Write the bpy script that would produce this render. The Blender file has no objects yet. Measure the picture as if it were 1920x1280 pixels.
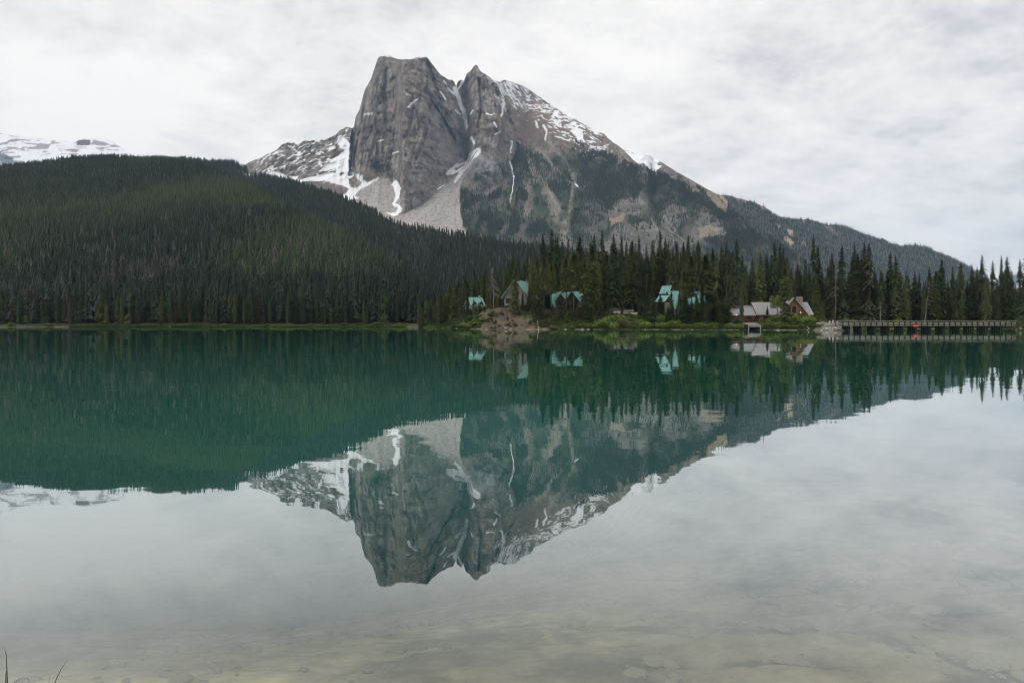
import bpy, bmesh, math, random
import numpy as np
from mathutils import Vector, Matrix

R = math.radians
scene = bpy.context.scene
COL = scene.collection

# ------------------------------------------------------------------ camera
F, VH, H0 = 1280.0, 604.0, 2.0          # focal length in photo pixels, horizon row, eye height above the lake
cam_d = bpy.data.cameras.new('camera')
cam_d.sensor_width = 36.0
cam_d.lens = 24.0
cam_d.shift_y = -36.0 / 1920.0
cam_d.clip_start = 0.1
cam_d.clip_end = 40000.0
cam = bpy.data.objects.new('camera', cam_d)
COL.objects.link(cam)
cam.location = (0.0, 0.0, H0)
cam.rotation_euler = (R(90), 0, 0)
scene.camera = cam

# ------------------------------------------------------------------ sky and sun (overcast)
SUN_EL, SUN_AZ = 46.0, 228.0            # azimuth clockwise from +Y
world = bpy.data.worlds.new('World')
scene.world = world
world.use_nodes = True


def build_world():
    nt = world.node_tree
    nt.nodes.clear()
    N, L = nt.nodes.new, nt.links.new
    out = N('ShaderNodeOutputWorld')
    sky = N('ShaderNodeTexSky')
    sky.sky_type = 'NISHITA'
    sky.sun_disc = False
    sky.sun_elevation = R(SUN_EL)
    sky.sun_rotation = R(SUN_AZ)
    bg1 = N('ShaderNodeBackground')
    bg1.inputs['Strength'].default_value = 0.10
    L(sky.outputs[0], bg1.inputs['Color'])
    tc = N('ShaderNodeTexCoord')
    sep = N('ShaderNodeSeparateXYZ')
    L(tc.outputs['Generated'], sep.inputs[0])
    mx = N('ShaderNodeMath'); mx.operation = 'ABSOLUTE'
    L(sep.outputs['Z'], mx.inputs[0])
    ad = N('ShaderNodeMath'); ad.operation = 'ADD'; ad.inputs[1].default_value = 0.26
    L(mx.outputs[0], ad.inputs[0])
    dx = N('ShaderNodeMath'); dx.operation = 'DIVIDE'
    dy = N('ShaderNodeMath'); dy.operation = 'DIVIDE'
    L(sep.outputs['X'], dx.inputs[0]); L(ad.outputs[0], dx.inputs[1])
    L(sep.outputs['Y'], dy.inputs[0]); L(ad.outputs[0], dy.inputs[1])
    cb = N('ShaderNodeCombineXYZ')
    L(dx.outputs[0], cb.inputs[0]); L(dy.outputs[0], cb.inputs[1])
    n1 = N('ShaderNodeTexNoise')
    n1.inputs['Scale'].default_value = 3.6
    n1.inputs['Detail'].default_value = 8.0
    n1.inputs['Roughness'].default_value = 0.66
    n1.inputs['Distortion'].default_value = 0.15
    mp = N('ShaderNodeMapping'); mp.inputs['Location'].default_value = (3.7, 1.9, 0.0)
    mp.inputs['Rotation'].default_value = (0, 0, R(-14)); mp.inputs['Scale'].default_value = (0.95, 1.05, 1)
    L(cb.outputs[0], mp.inputs['Vector']); L(mp.outputs[0], n1.inputs['Vector'])
    n2 = N('ShaderNodeTexNoise')
    n2.inputs['Scale'].default_value = 1.1
    n2.inputs['Detail'].default_value = 4.0
    L(mp.outputs[0], n2.inputs['Vector'])
    mixn = N('ShaderNodeMath'); mixn.operation = 'MULTIPLY_ADD'; mixn.inputs[1].default_value = 0.55
    L(n1.outputs['Fac'], mixn.inputs[0])
    sc2 = N('ShaderNodeMath'); sc2.operation = 'MULTIPLY'; sc2.inputs[1].default_value = 0.45
    L(n2.outputs['Fac'], sc2.inputs[0]); L(sc2.outputs[0], mixn.inputs[2])
    ramp = N('ShaderNodeValToRGB')
    cr = ramp.color_ramp
    cr.interpolation = 'LINEAR'
    cr.elements[0].position = 0.37; cr.elements[0].color = (0.625, 0.625, 0.632, 1)
    cr.elements[1].position = 0.565; cr.elements[1].color = (1.0, 0.968, 0.93, 1)
    e = cr.elements.new(0.46); e.color = (0.845, 0.825, 0.805, 1)
    L(mixn.outputs[0], ramp.inputs[0])
    bg2 = N('ShaderNodeBackground')
    bg2.inputs['Strength'].default_value = 1.19
    L(ramp.outputs[0], bg2.inputs['Color'])
    ms = N('ShaderNodeMixShader')
    ms.inputs[0].default_value = 0.93
    L(bg1.outputs[0], ms.inputs[1]); L(bg2.outputs[0], ms.inputs[2])
    L(ms.outputs[0], out.inputs['Surface'])


build_world()
sun_d = bpy.data.lights.new('sun', 'SUN')
sun_d.energy = 1.2
sun_d.angle = R(16)
sun_d.color = (1.0, 0.965, 0.92)
sun = bpy.data.objects.new('sun', sun_d)
COL.objects.link(sun)
_d = Vector((math.sin(R(SUN_AZ)) * math.cos(R(SUN_EL)), math.cos(R(SUN_AZ)) * math.cos(R(SUN_EL)), math.sin(R(SUN_EL))))
sun.rotation_euler = _d.to_track_quat('Z', 'Y').to_euler()
sun.location = (0, -50, 400)

scene.view_settings.view_transform = 'Standard'
scene.view_settings.look = 'None'
scene.view_settings.exposure = 0.0
scene.view_settings.gamma = 1.0
scene.view_settings.use_curve_mapping = False
cy = scene.cycles
cy.max_bounces = 5
cy.diffuse_bounces = 2
cy.glossy_bounces = 3
cy.transmission_bounces = 2
cy.transparent_max_bounces = 8
cy.volume_bounces = 0
cy.use_denoising = True
cy.filter_width = 0.9

HAZE_DENSITY = 5.2e-5

# ------------------------------------------------------------------ small helpers
rng = np.random.default_rng(7)
random.seed(7)


def spot(u, v, Y):
    """a place in the valley seen in direction (u, v), Y metres out"""
    return Vector(((u - 960.0) / F * Y, Y, H0 + (VH - v) / F * Y))


def tag(o, label=None, cat=None, group=None, kind=None):
    if label: o['label'] = label
    if cat: o['category'] = cat
    if group: o['group'] = group
    if kind: o['kind'] = kind
    return o


def empty(name, loc=(0, 0, 0), rz=0.0):
    o = bpy.data.objects.new(name, None)
    o.empty_display_size = 0.5
    COL.objects.link(o)
    o.location = loc
    o.rotation_euler = (0, 0, rz)
    return o


def link(name, me, parent=None, mat=None):
    o = bpy.data.objects.new(name, me)
    COL.objects.link(o)
    if parent is not None:
        o.parent = parent
    if mat is not None and not me.materials:
        me.materials.append(mat)
    return o


def mesh_np(name, verts, faces, smooth=False, mat=None):
    """faces: (n,3) or (n,4) int array"""
    verts = np.asarray(verts, dtype=np.float32)
    faces = np.asarray(faces, dtype=np.int32)
    me = bpy.data.meshes.new(name)
    k = faces.shape[1]
    me.vertices.add(len(verts))
    me.vertices.foreach_set('co', verts.ravel())
    me.loops.add(faces.size)
    me.loops.foreach_set('vertex_index', faces.ravel())
    me.polygons.add(len(faces))
    me.polygons.foreach_set('loop_start', np.arange(0, faces.size, k, dtype=np.int32))
    me.polygons.foreach_set('loop_total', np.full(len(faces), k, dtype=np.int32))
    me.polygons.foreach_set('use_smooth', np.full(len(faces), smooth, dtype=bool))
    me.update(calc_edges=True)
    if mat is not None:
        me.materials.append(mat)
    return me


class MB:
    """collects simple solids for one mesh"""
    def __init__(self):
        self.v, self.f = [], []

    def poly(self, pts, faces):
        n = len(self.v)
        self.v += [tuple(p) for p in pts]
        self.f += [tuple(i + n for i in f) for f in faces]
        return self

    def box(self, x0, x1, y0, y1, z0, z1):
        return self.poly([(x0, y0, z0), (x1, y0, z0), (x1, y1, z0), (x0, y1, z0), (x0, y0, z1), (x1, y0, z1), (x1, y1, z1), (x0, y1, z1)],
                         [(0, 3, 2, 1), (4, 5, 6, 7), (0, 1, 5, 4), (1, 2, 6, 5), (2, 3, 7, 6), (3, 0, 4, 7)])

    def tube(self, pts, rads, n=7):
        pts = [Vector(p) for p in pts]
        base = len(self.v)
        for i, p in enumerate(pts):
            d = (pts[min(i + 1, len(pts) - 1)] - pts[max(i - 1, 0)]).normalized()
            a = d.cross(Vector((0.31, 0.95, 0.05))).normalized()
            b = d.cross(a)
            for k in range(n):
                t = 2 * math.pi * k / n
                self.v.append(tuple(p + (a * math.cos(t) + b * math.sin(t)) * rads[i]))
        for i in range(len(pts) - 1):
            for k in range(n):
                k2 = (k + 1) % n
                self.f.append((base + i * n + k, base + i * n + k2, base + (i + 1) * n + k2, base + (i + 1) * n + k))
        self.f.append(tuple(base + k for k in range(n))[::-1])
        self.f.append(tuple(base + (len(pts) - 1) * n + k for k in range(n)))
        return self

    def slab(self, quad, th):
        """a plate: quad corners (top face) thickened downwards along its normal"""
        q = [Vector(p) for p in quad]
        n = (q[1] - q[0]).cross(q[3] - q[0]).normalized()
        lo = [p - n * th for p in q]
        return self.poly(q + lo, [(0, 1, 2, 3), (7, 6, 5, 4), (0, 4, 5, 1), (1, 5, 6, 2), (2, 6, 7, 3), (3, 7, 4, 0)])

    def mesh(self, name, mat=None, smooth=False):
        me = bpy.data.meshes.new(name)
        me.from_pydata(self.v, [], self.f)
        if smooth:
            for p in me.polygons: p.use_smooth = True
        me.update()
        if mat: me.materials.append(mat)
        return me

    def build(self, name, mat=None, parent=None, smooth=False, **kw):
        return link(name, self.mesh(name, mat, smooth), parent)


# ------------------------------------------------------------------ noise (vectorised)
def _hash(ix, iy, seed):
    h = (ix.astype(np.int64) * 374761393 + iy.astype(np.int64) * 668265263 + seed * 1442695041) & 0xFFFFFFFF
    h = ((h ^ (h >> 13)) * 1274126177) & 0xFFFFFFFF
    h = (h ^ (h >> 16)) & 0xFFFFFFFF
    return h.astype(np.float64) / 4294967295.0


def vnoise(x, y, seed=0):
    ix, iy = np.floor(x), np.floor(y)
    fx, fy = x - ix, y - iy
    fx = fx * fx * fx * (fx * (fx * 6 - 15) + 10)
    fy = fy * fy * fy * (fy * (fy * 6 - 15) + 10)
    a, b = _hash(ix, iy, seed), _hash(ix + 1, iy, seed)
    c, d = _hash(ix, iy + 1, seed), _hash(ix + 1, iy + 1, seed)
    return (a * (1 - fx) + b * fx) * (1 - fy) + (c * (1 - fx) + d * fx) * fy


def fbm(x, y, octv=4, seed=0, gain=0.5):
    """0..1"""
    s, a, t = 0.0, 1.0, 0.0
    for o in range(octv):
        s = s + a * vnoise(x, y, seed + o * 17)
        t += a
        a *= gain
        x, y = x * 2.03 + 11.3, y * 2.03 + 5.7
    return s / t


def ridged(x, y, octv=4, seed=0, gain=0.55):
    s, a, t = 0.0, 1.0, 0.0
    for o in range(octv):
        s = s + a * (1 - np.abs(2 * vnoise(x, y, seed + o * 29) - 1))
        t += a
        a *= gain
        x, y = x * 2.07 + 3.1, y * 2.07 + 8.9
    return s / t


def sstep(a, b, x):
    t = np.clip((x - a) / (b - a), 0, 1)
    return t * t * (3 - 2 * t)


def in_poly(U, V, pts):
    pts = np.asarray(pts, float)
    r = np.zeros(U.shape, bool)
    bb = (U >= pts[:, 0].min()) & (U <= pts[:, 0].max()) & (V >= pts[:, 1].min()) & (V <= pts[:, 1].max())
    if not bb.any():
        return r
    u, v = U[bb], V[bb]
    w = np.zeros(u.shape, bool)
    n = len(pts)
    for i in range(n):
        x0, y0 = pts[i]
        x1, y1 = pts[(i + 1) % n]
        c = (y0 > v) != (y1 > v)
        if y1 != y0:
            w ^= c & (u < (x1 - x0) * (v - y0) / (y1 - y0) + x0)
    r[bb] = w
    return r


def near_line(U, V, pts, w0, w1=None):
    """1 on the polyline falling to 0 at its half width"""
    w1 = w0 if w1 is None else w1
    pts = np.asarray(pts, float)
    best = np.zeros(U.shape)
    pad = max(w0, w1)
    sel = (U > pts[:, 0].min() - pad) & (U < pts[:, 0].max() + pad) & (V > pts[:, 1].min() - pad) & (V < pts[:, 1].max() + pad)
    if not sel.any():
        return best
    u, v = U[sel], V[sel]
    b = np.zeros(u.shape)
    n = len(pts) - 1
    for i in range(n):
        p, q = pts[i], pts[i + 1]
        d = q - p
        t = np.clip(((u - p[0]) * d[0] + (v - p[1]) * d[1]) / max((d ** 2).sum(), 1e-9), 0, 1)
        dist = np.hypot(u - p[0] - t * d[0], v - p[1] - t * d[1])
        w = w0 + (w1 - w0) * (i + t) / n
        b = np.maximum(b, 1 - dist / np.maximum(w, 1e-6))
    best[sel] = np.clip(b, 0, 1)
    return best


def boxblur(a, r, axis):
    if r < 1: return a
    p = np.concatenate([np.repeat(np.take(a, [0], axis), r, axis), a, np.repeat(np.take(a, [-1], axis), r, axis)], axis)
    c = np.cumsum(p, axis)
    z = np.zeros_like(np.take(c, [0], axis))
    c = np.concatenate([z, c], axis)
    n = a.shape[axis]
    return (np.take(c, np.arange(2 * r + 1, 2 * r + 1 + n), axis) - np.take(c, np.arange(0, n), axis)) / (2 * r + 1)


# ------------------------------------------------------------------ materials
def new_mat(name):
    m = bpy.data.materials.new(name)
    m.use_nodes = True
    nt = m.node_tree
    b = nt.nodes['Principled BSDF']
    b.inputs['Specular IOR Level'].default_value = 0.25
    b.inputs['Roughness'].default_value = 0.85
    return m, nt, b


def m_noise(name, c1, c2, scale=1.0, rough=0.85, detail=5.0, bump=0.0, stretch=(1, 1, 1), spec=0.25, metal=0.0):
    """two-colour procedural surface in object space with fine relief"""
    m, nt, b = new_mat(name)
    N, L = nt.nodes.new, nt.links.new
    tc = N('ShaderNodeTexCoord')
    mp = N('ShaderNodeMapping'); mp.inputs['Scale'].default_value = stretch
    n = N('ShaderNodeTexNoise')
    n.inputs['Scale'].default_value = scale
    n.inputs['Detail'].default_value = detail
    n.inputs['Roughness'].default_value = 0.62
    r = N('ShaderNodeValToRGB')
    r.color_ramp.elements[0].position = 0.32; r.color_ramp.elements[0].color = (*c1, 1)
    r.color_ramp.elements[1].position = 0.68; r.color_ramp.elements[1].color = (*c2, 1)
    L(tc.outputs['Object'], mp.inputs[0]); L(mp.outputs[0], n.inputs['Vector'])
    L(n.outputs['Fac'], r.inputs[0]); L(r.outputs[0], b.inputs['Base Color'])
    b.inputs['Roughness'].default_value = rough
    b.inputs['Specular IOR Level'].default_value = spec
    b.inputs['Metallic'].default_value = metal
    if bump:
        bp = N('ShaderNodeBump'); bp.inputs['Strength'].default_value = 0.6; bp.inputs['Distance'].default_value = bump
        L(n.outputs['Fac'], bp.inputs['Height']); L(bp.outputs[0], b.inputs['Normal'])
    return m


def m_terrain(name, grain=0.06, bump=2.0, bscale=0.05):
    """ground whose own colour (rock, snow, scree, soil) is stored per vertex, with grain and relief added"""
    m, nt, b = new_mat(name)
    N, L = nt.nodes.new, nt.links.new
    at = N('ShaderNodeAttribute'); at.attribute_name = 'albedo'
    geo = N('ShaderNodeNewGeometry')
    n = N('ShaderNodeTexNoise')
    n.inputs['Scale'].default_value = grain
    n.inputs['Detail'].default_value = 8.0
    n.inputs['Roughness'].default_value = 0.78
    L(geo.outputs['Position'], n.inputs['Vector'])
    mr = N('ShaderNodeMapRange')
    mr.inputs['From Min'].default_value = 0.3; mr.inputs['From Max'].default_value = 0.7
    mr.inputs['To Min'].default_value = 0.60; mr.inputs['To Max'].default_value = 1.42
    L(n.outputs['Fac'], mr.inputs['Value'])
    # snow is smoother than rock: less grain, less relief
    sepc = N('ShaderNodeSeparateColor'); L(at.outputs['Color'], sepc.inputs[0])
    sm_ = N('ShaderNodeMapRange'); sm_.inputs['From Min'].default_value = 0.42; sm_.inputs['From Max'].default_value = 0.70
    L(sepc.outputs[0], sm_.inputs['Value'])
    mg = N('ShaderNodeMix'); mg.data_type = 'FLOAT'
    L(sm_.outputs[0], mg.inputs[0]); L(mr.outputs[0], mg.inputs[2]); mg.inputs[3].default_value = 1.03
    mul = N('ShaderNodeVectorMath'); mul.operation = 'SCALE'
    L(at.outputs['Color'], mul.inputs[0]); L(mg.outputs[0], mul.inputs['Scale'])
    mn = N('ShaderNodeVectorMath'); mn.operation = 'MINIMUM'; mn.inputs[1].default_value = (0.88, 0.88, 0.9)
    L(mul.outputs[0], mn.inputs[0])
    L(mn.outputs[0], b.inputs['Base Color'])
    b.inputs['Roughness'].default_value = 0.95
    b.inputs['Specular IOR Level'].default_value = 0.1
    n2 = N('ShaderNodeTexNoise')
    n2.inputs['Scale'].default_value = bscale
    n2.inputs['Detail'].default_value = 7.0
    n2.inputs['Roughness'].default_value = 0.74
    L(geo.outputs['Position'], n2.inputs['Vector'])
    bp = N('ShaderNodeBump'); bp.inputs['Distance'].default_value = bump
    bs = N('ShaderNodeMapRange'); bs.inputs['To Min'].default_value = 0.8; bs.inputs['To Max'].default_value = 0.08
    L(sm_.outputs[0], bs.inputs['Value']); L(bs.outputs[0], bp.inputs['Strength'])
    L(n2.outputs['Fac'], bp.inputs['Height']); L(bp.outputs[0], b.inputs['Normal'])
    return m


def m_foliage(name, dark, light, brown, instancer=True):
    """needles or leaves; each tree has its own tint"""
    m, nt, b = new_mat(name)
    N, L = nt.nodes.new, nt.links.new
    if instancer:
        at = N('ShaderNodeAttribute'); at.attribute_type = 'INSTANCER'; at.attribute_name = 'tint'
        tint = at.outputs['Fac']
    else:
        oi = N('ShaderNodeObjectInfo')
        sp = N('ShaderNodeSeparateColor'); L(oi.outputs['Color'], sp.inputs[0])
        tint = sp.outputs[0]
    geo = N('ShaderNodeNewGeometry')
    n = N('ShaderNodeTexNoise'); n.inputs['Scale'].default_value = 0.12 if instancer else 0.55; n.inputs['Detail'].default_value = 3.0
    L(geo.outputs['Position'], n.inputs['Vector'])
    r = N('ShaderNodeValToRGB')
    e = r.color_ramp.elements
    e[0].position = 0.0; e[0].color = (*brown, 1)
    e[1].position = 1.0; e[1].color = (*light, 1)
    x = e.new(0.22); x.color = (*dark, 1)
    mm = N('ShaderNodeMath'); mm.operation = 'MULTIPLY_ADD'; mm.inputs[1].default_value = 0.5
    L(n.outputs['Fac'], mm.inputs[0])
    sb = N('ShaderNodeMath'); sb.operation = 'SUBTRACT'; sb.inputs[1].default_value = 0.25
    L(tint, sb.inputs[0]); L(sb.outputs[0], mm.inputs[2])
    L(mm.outputs[0], r.inputs[0])
    L(r.outputs[0], b.inputs['Base Color'])
    b.inputs['Roughness'].default_value = 0.8
    b.inputs['Specular IOR Level'].default_value = 0.15
    return m

# ------------------------------------------------------------------ terrain
def terrain(us, ridge, vbase, ybase, slope, nrow, prefix=None, jag=None, relief=None, rsm=4, csm=3, back=(60, 160, 320, 600), backdrop=0.8):
    """A slope built column by column: from the foot (vbase, ybase) up to its crest, rising at the given gradient, then falling away behind.
    Returns grids X, Y, Z, U, V and the index of the crest row."""
    us = np.asarray(us, float)
    rp = np.asarray(ridge, float)
    vr = np.interp(us, rp[:, 0], rp[:, 1])
    if jag is not None:
        vr = vr + jag(us, vr)
    vb = np.full_like(us, vbase) if np.isscalar(vbase) else vbase(us)
    yb = np.full_like(us, ybase) if np.isscalar(ybase) else ybase(us)
    vr = np.minimum(vr, vb - 1.0)
    t = np.linspace(0, 1, nrow)[:, None]
    V = vb[None] + (vr - vb)[None] * t
    U = np.repeat(us[None], nrow, 0)
    m = (VH - V) / F
    s = slope(U, V)
    s = boxblur(boxblur(s, rsm, 0), csm, 1)
    dm = np.diff(m, axis=0)
    sm = 0.5 * (s[1:] + s[:-1]) - 0.5 * (m[1:] + m[:-1])
    ln = np.concatenate([np.log(yb)[None], dm / np.maximum(sm, 0.07)], 0).cumsum(0)
    ln = boxblur(ln, csm, 1)
    Y = np.exp(ln)
    if relief is not None:
        X = (U - 960) / F * Y
        Z = H0 + m * Y
        Y = Y + relief(U, V, X, Y, Z)
    X = (U - 960) / F * Y
    Z = H0 + m * Y
    k0 = 0
    if prefix is not None:                       # rows between the water and the foot
        py, pz = prefix
        PY = Y[:1] + np.asarray(py)[:, None]
        PX = (U[:1] - 960) / F * PY
        PZ = np.repeat(np.asarray(pz)[:, None], len(us), 1)
        X, Y, Z = np.vstack([PX, X]), np.vstack([PY, Y]), np.vstack([PZ, Z])
        pv = VH - (PZ - H0) * F / PY
        V = np.vstack([pv, V]); U = np.vstack([np.repeat(us[None], len(py), 0), U])
        k0 = len(py)
    crest = len(Y) - 1
    for d in back:
        BY = Y[crest] + d
        X = np.vstack([X, ((us - 960) / F * BY)[None]])
        Z = np.vstack([Z, np.maximum(Z[crest] - d * backdrop, -7.5)[None]])
        Y = np.vstack([Y, BY[None]])
        U = np.vstack([U, us[None]]); V = np.vstack([V, V[crest][None]])
    return X, Y, Z, U, V, crest


def grid_faces(nr, nc):
    i = (np.arange(nr - 1)[:, None] * nc + np.arange(nc - 1)[None]).ravel()
    return np.stack([i, i + 1, i + nc + 1, i + nc], 1)


def grid_object(name, X, Y, Z, col, mat, label=None, kind='structure', smooth=True):
    nr, nc = X.shape
    me = mesh_np(name, np.stack([X, Y, Z], -1).reshape(-1, 3), grid_faces(nr, nc), smooth, mat)
    a = me.attributes.new('albedo', 'FLOAT_COLOR', 'POINT')
    c = np.ones((nr * nc, 4), np.float32)
    c[:, :3] = col.reshape(-1, 3)
    a.data.foreach_set('color', c.ravel())
    o = link(name, me)
    tag(o, label=label, kind=kind)
    return o


def pick_spots(X, Y, Z, density, n, r):
    """n random places on the grid, in proportion to area times density (per cell)"""
    P = np.stack([X, Y, Z], -1)
    a = P[1:, :-1] - P[:-1, :-1]
    b = P[:-1, 1:] - P[:-1, :-1]
    area = np.linalg.norm(np.cross(a, b), axis=-1)
    w = area * density[:-1, :-1]
    tot = w.sum()
    c = np.cumsum(w.ravel()) / max(tot, 1e-9)
    k = np.searchsorted(c, r.random(n))
    i, j = np.unravel_index(np.minimum(k, w.size - 1), w.shape)
    s, t = r.random(n)[:, None], r.random(n)[:, None]
    pos = (P[i, j] * (1 - s) + P[i + 1, j] * s) * (1 - t) + (P[i, j + 1] * (1 - s) + P[i + 1, j + 1] * s) * t
    return pos, i, j


def mixc(c, mask, col):
    m = np.asarray(mask, float)
    if m.ndim == c.ndim - 1: m = m[..., None]
    return c * (1 - m) + np.asarray(col, float) * m


# ------------------------------------------------------------------ conifer meshes
def conifer(seed, nb, seg, rad, shape=1.0, droop=0.55, base=0.05, inner=0.3, leaf=0.42, gappy=0.0):
    """crown of unit height: drooping branch sprays round an (invisible here) stem; returns triangle soup"""
    r = np.random.default_rng(seed)
    n_in = int(nb * inner)
    n = nb + n_in
    t = base + (0.985 - base) * (r.random(n) ** 0.80)
    t[:6] = np.linspace(0.93, 0.995, 6)
    env = np.minimum(1.0, (1 - t) * 3.3) ** (0.72 * shape) * (0.62 + 0.38 * (1 - t)) + 0.05
    lump = 0.72 + 0.5 * fbm(t * 17.0, np.zeros(n) + seed, 2, seed)
    Rr = rad * env * lump * (0.6 + 0.55 * r.random(n))
    Rr[nb:] *= 0.5
    if gappy:
        Rr *= np.where(vnoise(t * 23, np.zeros(n) + 3.3 * seed, seed) < gappy, 0.35, 1.0)
    a = r.random(n) * 2 * math.pi
    # wind and light make one side fuller
    Rr *= 1 + 0.18 * np.cos(a - seed)
    up = 0.10 + 0.55 * sstep(0.75, 1.0, t) + 0.1 * r.standard_normal(n)
    dr = droop * (0.75 + 0.5 * r.random(n)) * (1 - 0.6 * sstep(0.7, 1.0, t))
    ca, sa = np.cos(a), np.sin(a)
    tris = []
    w = Rr * leaf * (0.8 + 0.5 * r.random(n))

    def pt(s):
        return np.stack([ca * Rr * s, sa * Rr * s, t + Rr * (up * s - dr * s * s)], -1)
    side = np.stack([-sa, ca, np.zeros(n)], -1)
    for k in range(seg):
        s0, s1 = 0.08 + 0.92 * k / seg, 0.08 + 0.92 * (k + 1) / seg
        p, q = pt(s0), pt(s1)
        wd = (w * (1.15 - 0.75 * s1))[:, None]
        for sg in (-1, 1):
            f = r.uniform(0.75, 1.25, (n, 1))
            tip = p * 0.35 + q * 0.65 + side * wd * sg * f
            tip[:, 2] -= wd[:, 0] * r.uniform(0.15, 0.55, n)
            tris.append(np.stack([p, q, tip] if sg > 0 else [q, p, tip], 1))
        hang = p * 0.5 + q * 0.5
        hang[:, 2] -= wd[:, 0] * r.uniform(0.55, 1.1, n)
        hang += side * wd * r.uniform(-0.35, 0.35, (n, 1))
        tris.append(np.stack([p, q, hang], 1))
    T = np.concatenate(tris, 0)
    return T.reshape(-1, 3), np.arange(len(T) * 3).reshape(-1, 3)


def trunk_mesh(name, mat, rad=0.0115, top=0.93, n=6, wob=0.004, seed=0):
    r = random.Random(seed)
    pts = [(r.uniform(-wob, wob) * (k > 0), r.uniform(-wob, wob) * (k > 0), top * k / 5 - (0.02 if k == 0 else 0)) for k in range(6)]
    return MB().tube(pts, [rad * (1.05 - 0.92 * k / 5) * (1.3 if k == 0 else 1) for k in range(6)], n).mesh(name, mat, True)


def tiered(seed, rad, tiers=8, n=9):
    """small conifer: overlapping ragged skirts"""
    r = np.random.default_rng(seed)
    V_, F_ = [], []
    for i in range(tiers):
        f0 = i / tiers
        zt = 0.16 + 0.84 * (f0 + 1.25 / tiers)
        zb = 0.10 + 0.84 * f0
        rr_ = rad * (1 - f0) ** 0.8 * r.uniform(0.8, 1.2) + 0.006
        b = len(V_)
        ox, oy = r.normal(0, 0.012, 2)
        V_.append((ox, oy, min(zt, 1.0)))
        for k_ in range(n):
            a = 2 * math.pi * (k_ + r.uniform(-.3, .3)) / n
            q = rr_ * (1.2 if k_ % 2 else 0.62) * r.uniform(0.7, 1.25)
            V_.append((ox + q * math.cos(a), oy + q * math.sin(a), zb + (0.0 if k_ % 2 else 0.035) + r.uniform(-.025, .025)))
        F_ += [(b, b + 1 + k_, b + 1 + (k_ + 1) % n) for k_ in range(n)]
    return np.array(V_), np.array(F_)


M_FAR = m_foliage('far_needles', (0.021, 0.032, 0.025), (0.072, 0.090, 0.050), (0.098, 0.090, 0.082), True)
M_NEEDLE = m_foliage('needles', (0.030, 0.046, 0.022), (0.180, 0.192, 0.062), (0.078, 0.066, 0.044), False)
M_BARK = m_noise('bark', (0.06, 0.05, 0.042), (0.16, 0.14, 0.12), 9.0, 0.95, bump=0.02, stretch=(1, 1, 0.25))
M_GREYWOOD = m_noise('weathered_wood', (0.20, 0.18, 0.165), (0.40, 0.37, 0.34), 3.0, 0.9, bump=0.01, stretch=(1, 1, 0.2))

far_col = bpy.data.collections.new('far_tree_shapes')     # shapes the far woods are made of (not in the scene itself)
for k in range(5):
    v, f = tiered(40 + k, [0.105, 0.12, 0.095, 0.135, 0.11][k])
    me = mesh_np('far_spruce', v, f, False, M_FAR)
    o = bpy.data.objects.new('far_spruce_%d' % k, me)
    far_col.objects.link(o)


def scatter(name, label, cat, pos, scale, rot, var, tint, collection=None, **kw):
    me = bpy.data.meshes.new(name)
    n = len(pos)
    me.vertices.add(n)
    me.vertices.foreach_set('co', np.asarray(pos, np.float32).ravel())
    a = me.attributes.new('sc', 'FLOAT_VECTOR', 'POINT'); a.data.foreach_set('vector', np.asarray(scale, np.float32).ravel())
    a = me.attributes.new('rz', 'FLOAT', 'POINT'); a.data.foreach_set('value', np.asarray(rot, np.float32))
    a = me.attributes.new('vi', 'INT', 'POINT'); a.data.foreach_set('value', np.asarray(var, np.int32))
    a = me.attributes.new('tint', 'FLOAT', 'POINT'); a.data.foreach_set('value', np.asarray(tint, np.float32))
    o = link(name, me)
    tag(o, label, cat, kind='stuff')
    ng = bpy.data.node_groups.new(name + '_nodes', 'GeometryNodeTree')
    ng.interface.new_socket('Geometry', in_out='INPUT', socket_type='NodeSocketGeometry')
    ng.interface.new_socket('Geometry', in_out='OUTPUT', socket_type='NodeSocketGeometry')
    N, L = ng.nodes.new, ng.links.new
    gi, go = N('NodeGroupInput'), N('NodeGroupOutput')
    ci = N('GeometryNodeCollectionInfo')
    ci.inputs['Collection'].default_value = collection or far_col
    ci.inputs['Separate Children'].default_value = True
    ci.inputs['Reset Children'].default_value = True
    ip = N('GeometryNodeInstanceOnPoints')
    ip.inputs['Pick Instance'].default_value = True
    def named(nm, ty):
        q = N('GeometryNodeInputNamedAttribute'); q.data_type = ty; q.inputs['Name'].default_value = nm
        return q.outputs['Attribute']
    cx = N('ShaderNodeCombineXYZ')
    L(named('rz', 'FLOAT'), cx.inputs['Z'])
    L(gi.outputs[0], ip.inputs['Points']); L(ci.outputs[0], ip.inputs['Instance'])
    L(named('vi', 'INT'), ip.inputs['Instance Index'])
    L(cx.outputs[0], ip.inputs['Rotation'])
    L(named('sc', 'FLOAT_VECTOR'), ip.inputs['Scale'])
    L(ip.outputs[0], go.inputs[0])
    md = o.modifiers.new('trees', 'NODES')
    md.node_group = ng
    return o


def wood(name, label, X, Y, Z, dens, n, h0, h1, tint_fn, seed, U=None, V=None):
    r = np.random.default_rng(seed)
    pos, i, j = pick_spots(X, Y, Z, dens, n, r)
    h = h0 + (h1 - h0) * r.random(n) ** 1.2
    wd = r.uniform(0.85, 1.3, n)
    sc = np.stack([h * wd, h * wd, h], 1)
    pos[:, 2] -= 0.3
    tint = np.clip(tint_fn(pos, i, j) + 0.12 * r.standard_normal(n), 0.12, 1)
    tint = np.where(pos[:, 1] < 345, np.minimum(tint, 0.30), tint)
    tint[(r.random(n) < 0.045) & (pos[:, 1] > 360)] = 0.0
    return scatter(name, label, 'forest', pos, sc, r.random(n) * 6.283, r.integers(0, 5, n), tint)


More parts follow.
